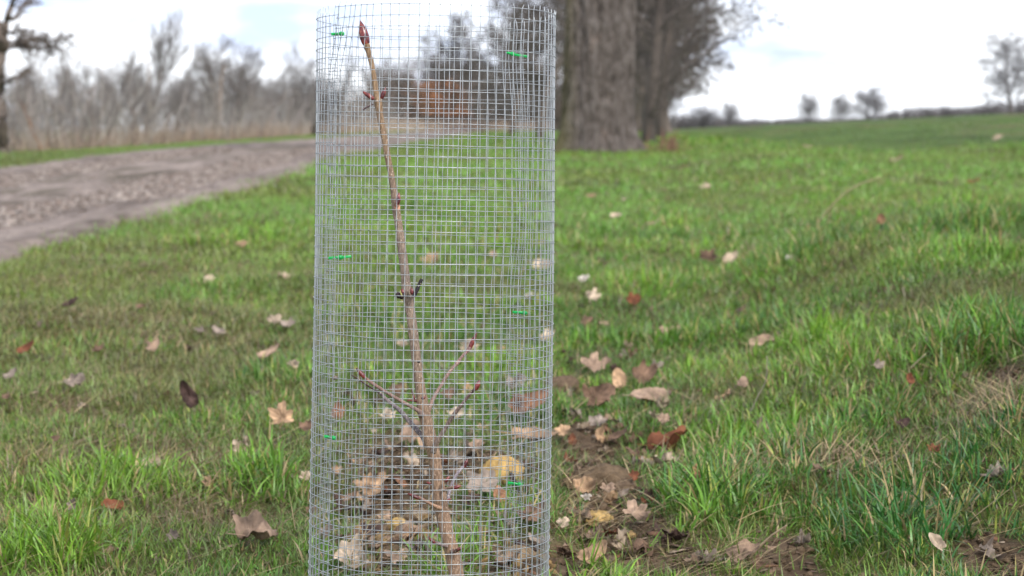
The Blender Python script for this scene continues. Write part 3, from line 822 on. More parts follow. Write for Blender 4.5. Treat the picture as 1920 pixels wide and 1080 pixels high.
# ---------------------------------------------------------------- fallen leaves
def leaf_mesh(kind, seed, curl=.5, fold=.0, crump=.12):
    """one dead leaf about 1 unit across lying in x,y: lobed or oval outline, drooping veins, curled rim, with a stalk"""
    r_ = np.random.default_rng(seed)
    if kind == 'lobed':
        A = np.array([0, 7, 13, 20, 31, 42, 52, 60, 72, 86, 100, 114, 126, 140, 158, 172, 180.])
        Rr = np.array([.92, .78, .86, .66, .52, .70, .86, .74, .78, .52, .50, .68, .56, .50, .42, .26, .08]); A[1:-1] += r_.normal(0, 2.5, 15); Rr = Rr * r_.uniform(.82, 1.12, 17)
    elif kind == 'torn':
        A = np.array([0, 12, 25, 40, 52, 66, 80, 100, 120, 140, 160, 180.]); Rr = np.array([.8, .7, .82, .5, .6, .8, .55, .5, .66, .4, .35, .1])
    else:
        A = np.array([0, 15, 40, 70, 100, 130, 160, 180.]); Rr = np.array([1, .85, .62, .47, .42, .40, .34, .1])
    nt, nr = 72, 11
    th = np.linspace(0, 360, nt, endpoint=False); half = np.where(th > 180, 360 - th, th)
    R1 = np.interp(half, A, Rr) * (1 + r_.normal(0, .06, nt)) * (1 + .22 * fbm(np.cos(np.radians(th)) * 1.3 + seed * 3.3, np.sin(np.radians(th)) * 1.3, seed, 2)) * np.where(th > 180, r_.uniform(.85, 1.1), r_.uniform(.85, 1.1))
    for _ in range(1 if kind == 'lobed' else 3): R1 = .25 * np.roll(R1, 1) + .5 * R1 + .25 * np.roll(R1, -1)
    if kind != 'oval':
        for _ in range(2):                                      # bites out of the rim
            b0 = r_.uniform(0, 360); R1 = R1 * (1 - r_.uniform(.2, .45) * np.exp(-((((th - b0 + 180) % 360) - 180) / r_.uniform(9, 22)) ** 2))
    u = np.linspace(0, 1, nr)[1:]
    tr_ = np.radians(th)
    X = u[:, None] * R1[None] * np.cos(tr_)[None]; Y = u[:, None] * R1[None] * np.sin(tr_)[None]
    X = np.concatenate([[0], X.ravel()]); Y = np.concatenate([[0], Y.ravel()])
    rr = np.hypot(X, Y); an = np.degrees(np.arctan2(Y, X))
    vein = sum(np.exp(-((np.abs(an) - a0) / 5.0) ** 2) for a0 in (0, 28, 55, 85, 115)) if kind != 'oval' else np.exp(-(Y / .05) ** 2) + .5 * np.exp(-(((X * 5 - np.abs(Y) * 4) % 1 - .5) / .18) ** 2)
    Z = -.05 * vein * np.minimum(rr * 3, 1) + crump * 1.5 * fbm(X * 2.3 + seed, Y * 2.3, seed, 3) + .25 * crump * fbm(X * 11, Y * 11, seed + 5, 2)
    Z = Z + curl * .85 * rr ** 2.2 * (.4 + .9 * (fbm(np.cos(np.radians(an)) * 1.6 + seed, np.sin(np.radians(an)) * 1.6, seed + 3, 2) + .5))
    # roll the blade about its own midline
    if fold:
        a = Y * fold * 2.6; k = np.abs(a) > 1e-6
        Yn = np.where(k, np.sin(a) / (fold * 2.6), Y); Zn = (1 - np.cos(a)) / (fold * 2.6 + 1e-9)
        Y = Yn; Z = Z * .8 + Zn
    V = np.stack([X, Y, Z], -1)
    Q = []
    for k in range(nr - 2):
        for j in range(nt):
            j2 = (j + 1) % nt; Q.append([1 + k * nt + j, 1 + (k + 1) * nt + j, 1 + (k + 1) * nt + j2, 1 + k * nt + j2])
    for j in range(0, nt, 2): Q.append([0, 1 + j, 1 + (j + 1) % nt, 1 + (j + 2) % nt])
    # underside a hair below
    n0 = len(V); V2 = V - np.array([0, 0, .008])
    Q = np.array(Q); V = np.vstack([V, V2]); Q = np.vstack([Q, Q[:, ::-1] + n0])
    sk = smooth_path([(-.02, 0, 0), (-.3, .03, .02), (-.7, r_.uniform(-.2, .2), .08)], 8)
    v, q = tube(sk, np.linspace(.018, .012, 8), 6)
    vcol = np.concatenate([vein, vein, np.full(len(v), 1.2)])
    blotch = np.concatenate([fbm(V[:, 0] * 2.4, V[:, 1] * 2.4, seed + 9, 3), np.zeros(len(v))])
    return np.vstack([V, v]), np.vstack([Q, q + len(V)]), vcol, blotch

COL = dict(tan=(.36, .235, .14), pale=(.41, .32, .23), pink=(.31, .215, .15), grey=(.25, .20, .16), brown=(.17, .105, .068), rust=(.17, .062, .030),
           dark=(.07, .042, .034), cream=(.50, .40, .29), white=(.44, .39, .33), orange=(.235, .12, .065))
LEAVES = []
def leaf(px, row, size, kind, colr, label, tilt=.35, yaw=None, curl=.6, fold=0.0, lift=.012, crump=.14, squash=1.0):
    seed = len(LEAVES) + 100; r_ = np.random.default_rng(seed)
    gx, gy = ground_at(px, row + size * .12, H)
    d = gy; s = size * .92 / FPX * d * (.62 if kind != 'oval' else .72)
    V, Q, vc, bl = leaf_mesh(kind, seed, curl, fold, crump)
    a = r_.uniform(0, 6.28) if yaw is None else yaw
    ca, sa = math.cos(a), math.sin(a)
    x, y, z = V[:, 0] * ca - V[:, 1] * sa, (V[:, 0] * sa + V[:, 1] * ca) * squash, V[:, 2]
    ct, st = math.cos(tilt), math.sin(tilt)                  # tilt the far edge up so that it faces the path
    y, z = y * ct - z * st, y * st + z * ct
    ro = r_.uniform(-.25, .25); x, z = x * math.cos(ro) - z * math.sin(ro), x * math.sin(ro) + z * math.cos(ro)
    W = np.stack([x, y, z], -1) * s
    zmin = np.percentile(W[:, 2], 12)
    g0 = float(H(gx, gy))
    W = W + np.array([gx, gy, g0 - zmin + lift + (.012 if gx > .15 or gy > 4 else .004)])
    base = np.array(COL[colr]) * r_.uniform(.85, 1.1)
    c = base[None] * (1 + .28 * vc[:, None].clip(0, 1)) * (1 + 1.1 * bl[:, None])
    c = c.clip(.01, .85)
    o_ = mesh_obj("fallen_leaf", W - np.array([gx, gy, g0]), Q, M_LEAF, None, c); o_.location = (gx, gy, g0)
    setp(o_, label, "leaf", "dead leaves lying in the grass"); LEAVES.append(o_)

L_ = leaf
L_(530, 812, 68, 'lobed', 'tan', "tan lobed leaf standing up in the grass close left of the wire guard", 1.0, 1.5, .3, 0, .02)
L_(577, 826, 40, 'torn', 'brown', "tan and brown leaf touching the guard's left edge beside the upright lobed leaf", .8, 2.0, .6, .5)
L_(468, 1018, 118, 'torn', 'pink', "broad crumpled pale brown leaf, largest on the left of the guard near the bottom", .28, .4, .9, .15, .015, .4, .75)
L_(360, 790, 62, 'oval', 'dark', "dark brown curled leaf hanging over bent grass left of the guard", 1.0, 2.2, 1.2, .7, .03, .3)
L_(132, 730, 72, 'torn', 'grey', "wide grey-brown crinkled leaf in the grass at left", .4, .3, .6, 0, .012, .3, .8)
L_(285, 668, 48, 'torn', 'pink', "pinkish tan leaf on thin grass, above the dark curled leaf", .6, 1.0, .6, 0, .012)
L_(42, 672, 44, 'oval', 'rust', "small rust coloured leaf close to the left edge of the picture", .5, .1, .8, .3)
L_(391, 541, 32, 'torn', 'cream', "small cream leaf standing in lush grass below the track", .9, 1.4, .4, 0, .02)
L_(513, 613, 44, 'torn', 'pale', "pale yellowish leaf beside a grey one, upper left of the guard", .6, .7, .5)
L_(541, 626, 40, 'torn', 'grey', "grey leaf just right of the pale yellowish leaf, left of the guard", .5, 2.4, .8, .3)
L_(494, 683, 52, 'oval', 'pink', "rounded pinkish leaf midway up the left side near the guard", .5, .2, .5, 0)
L_(548, 701, 38, 'torn', 'pale', "pale tan leaf between the rounded pinkish leaf and the guard", .5, 1.0, .6)
L_(414, 638, 36, 'oval', 'grey', "flat grey leaf in worn grass, upper left", .45, 2.8, .4)
L_(373, 634, 30, 'torn', 'grey', "small broken grey leaf just left of the flat grey leaf", .35, 1.0, .5)
L_(181, 672, 34, 'torn', 'brown', "brown leaf half sunk in dry grass between the rust leaf and the pinkish tan leaf", .3, .6, .9)
L_(124, 584, 38, 'oval', 'dark', "dark brown leaf in the grass at upper left under the track", .3, .3, .8, .4)
L_(449, 467, 24, 'oval', 'tan', "small blurred tan leaf nearest to the track", .7, .2, .4)
L_(151, 781, 26, 'torn', 'pale', "tiny pale grey flake below the wide grey-brown leaf", .4, .3, .4)
L_(222, 966, 48, 'oval', 'rust', "reddish brown curled leaf in the grass at lower left", .5, 2.9, .9, .5)
L_(136, 976, 40, 'torn', 'grey', "grey leaf standing on edge among blades at lower left", 1.1, 1.4, .8, .6, .02)
L_(322, 1026, 36, 'torn', 'grey', "small grey leaf at the foot of the grass left of the largest pale leaf", .6, .4, .6)
L_(292, 889, 50, 'torn', 'pale', "pale curled scraps of leaf on straw at lower left", .5, 2.9, 1.1, .5)
L_(14, 722, 34, 'oval', 'grey', "greyish leaf cut by the left edge of the picture", .5, .3, .6)
L_(104, 846, 28, 'torn', 'brown', "small brown leaf in dry grass at far left", .4, .6, .8)
L_(388, 925, 28, 'torn', 'tan', "small tan leaf tucked under long blades left of the guard", .6, .6, .8)
L_(262, 588, 26, 'torn', 'brown', "small brown leaf below the track among short grass", .4, .6, .6)
L_(572, 912, 30, 'torn', 'pale', "pale leaf tip against the lower left edge of the guard", .7, 1.2, .5)
L_(8, 765, 26, 'torn', 'brown', "brown scrap at the far left edge under the greyish leaf", .4, .2, .6)
# seen through the guard
L_(803, 501, 58, 'torn', 'tan', "blurred tan leaf behind the wire, highest one right of the stem", .6, .4, .5)
L_(875, 663, 64, 'lobed', 'pale', "pale lobed leaf behind the tip of the upper right side branch", .6, .2, .4)
L_(752, 660, 32, 'torn', 'pale', "small pale leaf behind the stem above its side branches", .6, 1.0, .5)
L_(925, 487, 26, 'torn', 'pink', "small pinkish leaf behind the upper middle of the guard", .6, 1.4, .5)
L_(1008, 508, 46, 'oval', 'cream', "cream leaf seen through the right edge of the guard", .4, .1, .5)
L_(990, 569, 28, 'torn', 'white', "small white leaf behind the middle right green tie", .8, .4, .5)
L_(1026, 646, 38, 'torn', 'cream', "cream leaf crossing the right edge of the guard", .7, 1.6, .4)
L_(974, 792, 96, 'oval', 'orange', "large orange-brown curled leaf behind the right side of the guard", .8, .35, .8, .55, .02, .2)
L_(978, 834, 112, 'oval', 'tan', "long tan leaf lying under the large orange-brown one", .35, .08, .5, .3, .015)
L_(905, 928, 92, 'torn', 'grey', "big grey-brown crumpled leaf below the yellow stone inside the guard", .6, 1.1, .5, 0, .015)
L_(690, 934, 84, 'lobed', 'tan', "tan lobed leaf on the dug soil left of the stem", .6, .6, .6)
L_(655, 1064, 92, 'torn', 'pale', "whitish crumpled leaf at the bottom left inside the guard", .7, .9, .7, 0, .01, .3)
L_(727, 800, 44, 'torn', 'cream', "cream leaf behind the lower left grey branch", .7, 1.6, .5)
L_(853, 797, 48, 'lobed', 'cream', "cream lobed leaf behind the foot of the lower right branch", .6, .6, .5)
L_(766, 842, 56, 'oval', 'pink', "brownish pink leaf just left of the stem under the side branches", .8, 1.4, .6, .3)
L_(800, 848, 50, 'oval', 'tan', "tan leaf close behind the stem at the foot of the side branches", .7, 1.9, .6, .4)
L_(960, 737, 62, 'torn', 'grey', "dull grey leaf above the large orange-brown leaf", .5, .6, .6)
L_(745, 752, 60, 'torn', 'brown', "red-brown leaf behind the fork of the left branches", .6, .8, .8)
L_(838, 758, 46, 'torn', 'brown', "brown leaf behind the fork on the right of the stem", .6, .8, .8)
L_(720, 988, 40, 'torn', 'pink', "small pinkish leaf on the soil left of the lower stem", .7, .4, .6)
L_(645, 952, 46, 'oval', 'brown', "dark brown leaf left of the tan lobed leaf on the soil", .5, .1, .9)
L_(820, 997, 28, 'torn', 'white', "grey-white leaf scrap touching the lower stem", .7, .2, .7)
L_(690, 1012, 62, 'torn', 'dark', "dark brown leaf with a hollow on the ochre soil", .4, .5, .9)
L_(993, 985, 74, 'lobed', 'brown', "brown leaf in the lower right of the guard under the lowest green tie", .6, .7, .7)
L_(632, 800, 40, 'oval', 'orange', "orange-tan leaf by the lower left green tie", .9, 1.6, .5)
L_(890, 858, 44, 'torn', 'pink', "pinkish scrap left of the yellow stone", .6, .3, .5)
L_(940, 955, 44, 'oval', 'orange', "orange-tan leaf tip under the big grey-brown crumpled leaf", .7, 1.8, .5, .3)
L_(740, 1062, 66, 'torn', 'pink', "pale pinkish leaf at the bottom of the guard left of the stem", .5, .5, .5)
L_(630, 900, 30, 'torn', 'tan', "small tan leaf inside the left edge of the guard", .6, .5, .5)
# right of the guard
L_(1111, 575, 38, 'lobed', 'cream', "cream leaf standing in the grass right of the guard, above the leaf pile", .9, 1.4, .4, 0, .02)
L_(1092, 533, 38, 'torn', 'white', "whitish leaf right of the guard, farther than the cream one", .5, .2, .5)
L_(1188, 579, 42, 'torn', 'rust', "rust leaf with a white underside right of the cream leaf", .7, .6, .9, .3)
L_(1150, 412, 28, 'oval', 'pale', "blurred pale leaf in far grass right of the guard", .4, .4, .4)
L_(1216, 425, 32, 'oval', 'pink', "blurred pinkish leaf lying flat right of the blurred pale one", .2, .1, .4)
L_(1318, 355, 28, 'oval', 'pale', "pale sliver of leaf in the distant grass near the old tree", .4, .5, .4)
L_(1106, 373, 28, 'torn', 'tan', "faint tan leaf in distant grass just right of the guard", .4, .3, .4)
L_(1168, 380, 14, 'torn', 'cream', "tiny cream speck of leaf in the distant grass", .5, .3, .4)
L_(1418, 662, 66, 'oval', 'pink', "pale grey-pink leaf curved like a boat, alone in the grass at right", .45, .15, .9, .7, .02)
L_(1366, 500, 42, 'oval', 'pale', "pale leaf tilted beside a dead stalk in the right-hand grass", .6, .7, .6, .3)
L_(1325, 493, 46, 'torn', 'brown', "brown leaf left of the tilted pale leaf", .7, 1.3, .8)
L_(1650, 437, 28, 'oval', 'orange', "small orange leaf standing up alone in the far right grass", 1.1, 1.4, .5, .3, .03)
L_(1112, 701, 78, 'lobed', 'pink', "broad pinkish tan lobed leaf at the top of the leaf pile", .4, .5, .5)
L_(1162, 738, 48, 'oval', 'tan', "upright tan leaf in the middle of the leaf pile", .9, 1.5, .6, .4)
L_(1200, 724, 62, 'torn', 'brown', "brown leaf with a pale edge behind the upright tan leaf", .7, .4, .9, .3)
L_(1113, 773, 86, 'torn', 'brown', "big folded brown leaf at the left of the leaf pile", .7, .5, 1.2, .4, .02, .35)
L_(1203, 760, 96, 'oval', 'pink', "long flat grey-pink leaf at the front of the leaf pile", .25, .3, .4)
L_(1118, 812, 64, 'torn', 'grey', "grey leaf half hidden under the big folded brown leaf", .4, .8, .6)
L_(1237, 846, 92, 'oval', 'rust', "long curled rust leaf below the leaf pile", .12, .42, .7, .45, .006, .3, .6)
L_(1150, 842, 52, 'oval', 'brown', "red-brown leaf left of the long curled rust leaf", .3, .1, .8, .3)
L_(1190, 985, 78, 'lobed', 'pink', "pinkish ribbed leaf on bare soil right of the guard", .5, .7, .5)
L_(1138, 941, 42, 'torn', 'pink', "pinkish leaf on the crumbly soil right of the guard", .7, .8, .5)
L_(1188, 920, 36, 'torn', 'rust', "dark rust leaf at the edge of the crumbly soil", .6, .4, .8)
L_(1098, 955, 28, 'torn', 'white', "white flake lying on the soil right of the guard", .6, .4, .3)
L_(1308, 918, 34, 'oval', 'orange', "small orange-tan leaf in grass right of the soil patch", .8, 1.5, .6, .5)
L_(1073, 852, 26, 'oval', 'rust', "small rust leaf standing between the guard and the soil", .9, 1.6, .6, .4)
L_(1052, 830, 44, 'torn', 'tan', "tan leaf sticking out behind the right edge of the guard", .5, .2, .5)
L_(1762, 1066, 46, 'oval', 'pale', "narrow pale leaf upright in the grass at the bottom right", .9, 2.5, .5, .6, .02)
L_(1245, 633, 50, 'oval', 'pink', "pinkish leaf lying above the leaf pile in the grass", .35, .2, .5)
L_(1391, 741, 34, 'oval', 'pink', "dull pinkish leaf in thick grass right of the leaf pile", .7, 1.3, .4)
L_(1645, 708, 34, 'torn', 'grey', "grey curled leaf in the grass at right", .7, .3, .9)
L_(1706, 740, 26, 'oval', 'rust', "small dark red leaf in the right-hand grass", .8, 1.8, .8, .3)
L_(1690, 822, 36, 'torn', 'dark', "dark brown leaf deep in the tuft at lower right", .7, .6, .8)
L_(1105, 1062, 74, 'oval', 'tan', "greyish tan leaf at the bottom edge right of the guard", .5, .8, .6)
L_(1053, 1003, 40, 'torn', 'pale', "pale leaf corner against the lower right edge of the guard", .5, .5, .5)
L_(1478, 498, 20, 'torn', 'white', "small whitish leaf in the grass at middle right", .7, .5, .4)
L_(1275, 313, 40, 'torn', 'brown', "brown patch of leaf near the foot of the old tree", .2, .1, .5)
L_(1243, 808, 36, 'torn', 'pink', "small pinkish leaf above the long curled rust leaf", .6, .4, .6)
L_(1130, 620, 30, 'torn', 'pink', "pink-tan leaf under the cream standing leaf", .5, .4, .5)
L_(1098, 618, 40, 'torn', 'brown', "brown leaf beside the right edge of the guard, above the leaf pile", .4, .3, .7)
L_(1230, 705, 36, 'torn', 'grey', "weathered grey leaf at the top right of the leaf pile", .6, .5, .8)
L_(1385, 596, 30, 'oval', 'dark', "dark leaf in the middle right grass", .4, .5, .7)
L_(1750, 870, 40, 'torn', 'rust', "reddish leaf under blades at lower right", .4, .3, .8)
L_(1820, 345, 30, 'oval', 'rust', "rust leaf out on the rising field", .3, .1, .4)
L_(1866, 262, 22, 'oval', 'pale', "pale speck of leaf far up the field at right", .5, .1, .4)
L_(1510, 278, 24, 'oval', 'pink', "pale pinkish leaf on the near edge of the field", .4, .1, .4)
L_(1675, 301, 34, 'oval', 'pink', "greyish pink leaf on the field at right", .3, .1, .4)

# the drift of crumpled leaves on the strip of soil: a few shapes, copied
DR = [(1085, 745), (1140, 800), (1165, 790), (1095, 800), (1060, 780), (1130, 850), (1085, 880), (1180, 860), (1215, 880), (1160, 950), (1110, 1000), (1225, 960), (1075, 985), (1150, 1030), (1210, 1045), (1260, 1030),
      (1290, 1050), (1060, 1050), (1180, 820), (1225, 790), (1270, 830), (1150, 690), (1185, 690), (1085, 680), (1075, 640), (1160, 650), (1240, 900), (1100, 920), (1340, 1070), (1400, 1060),
      (660, 975), (700, 900), (735, 940), (770, 1010), (800, 1050), (680, 1030), (900, 1010), (950, 1060), (1005, 1040), (880, 960), (930, 1000), (1000, 930), (985, 880), (870, 870), (840, 900), (790, 900), (760, 880), (720, 860),
      (670, 860), (900, 820), (935, 760), (880, 760), (905, 700), (830, 700), (700, 780), (660, 760), (1000, 730), (1010, 690), (960, 660), (920, 620), (705, 965), (750, 1035), (850, 1065), (610, 1040), (600, 960),
      (220, 800), (300, 740), (450, 850), (410, 970), (250, 1040), (60, 940), (180, 880), (480, 760), (340, 660), (90, 620), (230, 560), (470, 560), (530, 520), (1500, 1020), (1560, 900), (1680, 960), (1880, 900), (1860, 1050), (1450, 820), (1350, 760)]
rd = np.random.default_rng(33); drift = []
DR = DR + [q for q in DR[:62] if q[1] > 640]
for k, (px, row) in enumerate(DR):
    px += rd.uniform(-22, 22); row += rd.uniform(-16, 16)
    gx, gy = ground_at(px, row, H); g0 = float(H(gx, gy))
    if k < 12:
        V, Q, vc, bl = leaf_mesh(('torn', 'oval', 'lobed')[k % 3], 300 + k, rd.uniform(.5, 1.4), rd.uniform(0, .9), .4)
        V = V - np.array([0, 0, np.percentile(V[:, 2], 15)])
        cb = np.array(COL[('brown', 'tan', 'pink', 'grey', 'dark', 'pale', 'rust', 'brown', 'grey', 'tan', 'pink', 'dark')[k]])
        o_ = mesh_obj("fallen_leaf", V, Q, M_LEAF, None, (cb * (1 + .28 * vc[:, None].clip(0, 1)) * (1 + 1.0 * bl[:, None])).clip(.01, .8)); drift.append(o_)
    else:
        o_ = bpy.data.objects.new("fallen_leaf", drift[rd.integers(12)].data); C.objects.link(o_)
    z_ = rd.uniform(.017, .040); o_.scale = (z_, z_ * rd.uniform(.6, 1), z_); o_.location = (gx, gy, g0 + .010)
    o_.rotation_euler = (rd.normal(.35, .3), rd.normal(0, .3), rd.uniform(0, 6.28))
    setp(o_, "small crumpled brown leaf, one of many littering the soil and thin grass", "leaf", "small crumpled leaves littering the ground")

# dry scrap caught in the wire
c0 = gpoint(np.array([-62.]), np.array([.455]), .004)[0]
V, Q, vc, bl = leaf_mesh('torn', 77, 1.0, .9, .4)
V = V * .0065
V = np.stack([V[:, 0], V[:, 2], V[:, 1]], -1) + P(625, 709, 2.61)
o = mesh_obj("leaf_scrap", V - P(625, 709, 2.61), Q, M_LEAF, None, np.array([.30, .235, .19])[None] * (1 + .4 * bl[:, None])); o.location = P(625, 709, 2.61)
setp(o, "tiny dry brown scrap caught in the left side of the wire mesh", "leaf")

# ---------------------------------------------------------------- stones and soil lumps
def lump(name, px, row, w, h, colr, label, cat, matl=M_CLOD, seed=0, dy=1.0):
    gx, gy = ground_at(px, row + h * .5, H); d = gy
    n1, n2 = 26, 34; rx, rz = w / 2 / FPX * d, h / 2 / FPX * d * 1.1
    ph = np.linspace(-math.pi / 2 + .05, math.pi / 2 - .05, n1)[:, None]; th = (np.arange(n2) * 2 * math.pi / n2)[None]
    x, y, z = np.cos(ph) * np.cos(th), np.cos(ph) * np.sin(th), np.sin(ph) + 0 * th
    r = 1 + .28 * fbm(x * 1.5 + z + seed, y * 1.5 - z, seed, 4) + .22 * fbm(x * 5 + z * 4, y * 5 - z * 4, seed + 4, 4)
    k = r + .09 * fbm(x * 13 + z * 11, y * 13 + z * 9, seed + 6, 2)
    V = np.stack([x * k * rx, y * k * rx * dy, z * k * rz], -1).reshape(-1, 3)
    i = (np.arange(n1 - 1) * n2)[:, None]; j = np.arange(n2)[None]; j2 = (j + 1) % n2
    Qd = np.stack([i + j, i + j2, i + n2 + j2, i + n2 + j], -1).reshape(-1, 4)
    Qd = np.vstack([Qd, [[(n1 - 1) * n2 + a for a in (0, b_, b_ + 1, b_ + 2)] for b_ in range(1, n2 - 2, 2)]])
    g0 = float(H(gx, gy + rx * .5))
    c = np.array(colr)[None] * (1 + .35 * fbm(V[:, 0] * 130 + V[:, 1] * 70, V[:, 2] * 150 - V[:, 1] * 60 + V[:, 0] * 40, seed, 2)[:, None])
    o_ = mesh_obj(name, V, Qd, matl, None, c); o_.location = (gx, gy + rx * .5, g0 + rz * .35)
    return setp(o_, label, cat)
lump("sandstone_lump", 940, 876, 88, 68, (.42, .275, .10), "ochre yellow stone lump behind the right half of the guard", "stone", seed=3)
lump("clay_lump", 748, 986, 46, 26, (.50, .33, .12), "yellow clay lump on the soil left of the lower stem", "clay lump", seed=5)
lump("clay_lump", 1115, 970, 64, 30, (.42, .28, .11), "yellowish clay lump on bare soil right of the guard", "clay lump", seed=8)
lump("clay_lump", 838, 1040, 40, 24, (.45, .30, .12), "ochre clay lump hidden partly by the lower stem", "clay lump", seed=12)
lump("soil_lump", 1135, 895, 110, 50, (.13, .09, .055), "largest brown crumbly soil lump right of the guard", "soil lump", seed=9)
lump("soil_lump", 1170, 910, 46, 34, (.15, .105, .07), "dark soil lump touching the right end of the largest lump", "soil lump", seed=10)
lump("soil_lump", 1075, 905, 56, 30, (.14, .095, .055), "small brown soil lump between the guard and the largest lump", "soil lump", seed=15)
lump("soil_lump", 785, 965, 50, 30, (.19, .135, .085), "brown soil lump just left of the stem inside the guard", "soil lump", seed=11)
lump("soil_lump", 1055, 722, 62, 36, (.13, .09, .06), "dark soil lump beside the right edge of the guard above the leaf pile", "soil lump", seed=13)
lump("soil_lump", 970, 1040, 70, 30, (.21, .15, .09), "brown soil lump at the bottom right inside the guard", "soil lump", seed=16)

# ---------------------------------------------------------------- dead stalks
def stalk(pts, w, label, colr=(.42, .33, .2), d0=None):
    A = smooth_path(pts, 24); gx, gy = ground_at(pts[0][0], pts[0][1], H)
    ts = np.linspace(0, 1, len(A))
    Pp = []
    for a, t_ in zip(A, ts):
        dd = ray(a[0], a[1]); Pp.append(np.array([0, 0, EYE]) + dd * (gy / dd[1]) * (1 - .01 * t_))
    Pp = np.array(Pp)
    v, q = tube(Pp, np.linspace(w, w * .6, len(A)) / 2 * gy / FPX, 6)
    m = MB(); m.add(v - Pp[0], q, colr); o_ = m.obj("dead_stalk", M_STRAW); o_.location = Pp[0]
    setp(o_, label, "stalk")
stalk([(1401, 785), (1420, 745), (1436, 712), (1438, 668)], 3, "bent grey stalk rising in front of the boat shaped leaf", (.33, .28, .22))
stalk([(1690, 708), (1715, 683), (1735, 664)], 4, "straight pale stalk in the grass at right", (.5, .42, .27))
stalk([(1530, 425), (1560, 385), (1600, 352), (1650, 332)], 5, "long arching stalk against the far right grass", (.34, .30, .16))
stalk([(1400, 490), (1404, 468), (1398, 452)], 4, "short dead stalk beside the tilted pale leaf", (.36, .27, .2))
stalk([(1820, 542), (1850, 550), (1880, 556)], 4, "pale stalk lying level near the right edge", (.45, .40, .25))
stalk([(1040, 962), (1075, 966), (1110, 972)], 3.5, "thin straw lying on the soil right of the guard", (.42, .32, .2))
stalk([(1232, 925), (1270, 912), (1305, 905)], 5, "pale straw pointing at the small orange-tan leaf", (.42, .34, .22))
stalk([(1400, 1050), (1440, 1010), (1475, 985)], 6, "thick straw along the dark rut at the bottom right", (.35, .27, .17))

# ---------------------------------------------------------------- trees
def grow(rng, base, direction, length, radius, levels, kids, spread, up, wob=.12, segs=6, taper=.35, start=.25, droop=0.0, out=None, level=0, shrink=.62, ratio=.52):
    if out is None: out = []
    d = unit(np.array(direction, float)); p = np.array(base, float); pts = [p.copy()]
    for k in range(segs):
        d = unit(d + rng.normal(0, wob, 3) + np.array([0, 0, up - droop * level]) * .12)
        p = p + d * length / segs; pts.append(p.copy())
    pts = np.array(pts); rad = radius * np.linspace(1, taper, len(pts))
    out.append((level, pts, rad))
    if level < levels:
        nk = kids[level] if level < len(kids) else kids[-1]
        for k in range(nk):
            f = start + (1 - start) * (k + rng.random()) / nk
            i = min(int(f * segs), segs - 1); g_ = f * segs - i
            q = pts[i] * (1 - g_) + pts[i + 1] * g_; dd = unit(pts[i + 1] - pts[i])
            s = unit(np.cross(dd, [0.31, 0.94, 0.12])); s2 = np.cross(dd, s); az_ = k * 2.4 + level * 1.1 + rng.normal(0, .35)
            s = s * math.cos(az_) + s2 * math.sin(az_)
            nd = dd * math.cos(spread) + s * math.sin(spread) * rng.uniform(.8, 1.3)
            grow(rng, q, nd, length * shrink * rng.uniform(.6, 1.15) * (1.15 - .45 * f), rad[i] * (ratio if level == 0 else .52), levels, kids, spread, up, wob * 1.15, max(3, segs - 1), .4, .15, droop, out, level + 1, shrink, ratio)
    return out

def tree_meshes(seed, h, r, levels=3, kids=(9, 7, 6), spread=.75, up=.5, trunk_frac=.75, split=0, col=(.20, .18, .17), tcol=(.13, .105, .088), start=.25, droop=0, lean=(0, 0, 1), shrink=.58, twig=None, wob=.1, ratio=.52):
    rng = np.random.default_rng(seed)
    br = grow(rng, (0, 0, -.05), lean, h * trunk_frac, r, levels, kids, spread, up, wob, 8, .3, start, droop, shrink=shrink, ratio=ratio)
    T, K = MB(), MB()
    for lv, pts, rad in br:
        tgt = T if lv <= split else K
        rad = np.maximum(rad, twig or r * .02)
        v, q = tube(pts, rad, 8 if lv == 0 else (5 if lv == 1 else 4) if lv < 3 else 3, cap=(lv == 0))
        c = np.array(tcol if lv <= split else col) * rng.uniform(.75, 1.25)
        tgt.add(v, q, c)
    return T, K

PROTO = {}
def tree(px, d, top, label, proto, yaw=0.0, name="bare_tree", cat="tree", group=None, base_row=None, X=None, sx_=1.0):
    """a bare tree at distance d whose top reaches the given photograph row"""
    dd = ray(px, 265); x = (px - 960) / FPX * d if X is None else X
    z0 = float(H(x, d)); ztop = EYE + d * math.tan(-(PITCH + math.atan((top - 540) / FPX)))
    hh = ztop - z0
    if proto not in PROTO:
        kw = dict(PROTOS[proto]); T, K = tree_meshes(h=1.0, **kw)
        root = empty(name, (0, 0, 0)); t_ = T.obj("trunk", M_BARK, root); k_ = K.obj("crown", M_TWIG, root)
        zz = max(v[2] for vv in K.v for v in vv[::7]); PROTO[proto] = (t_.data, k_.data, zz); 
    else:
        root = empty(name); 
        for nm, me in (("trunk", PROTO[proto][0]), ("crown", PROTO[proto][1])):
            c_ = bpy.data.objects.new(nm, me); C.objects.link(c_); c_.parent = root
    s = hh / PROTO[proto][2]
    root.location = (x, d, z0); root.scale = (s * sx_, s * sx_, s); root.rotation_euler = (0, 0, yaw)
    setp(root, label, cat, group); return root

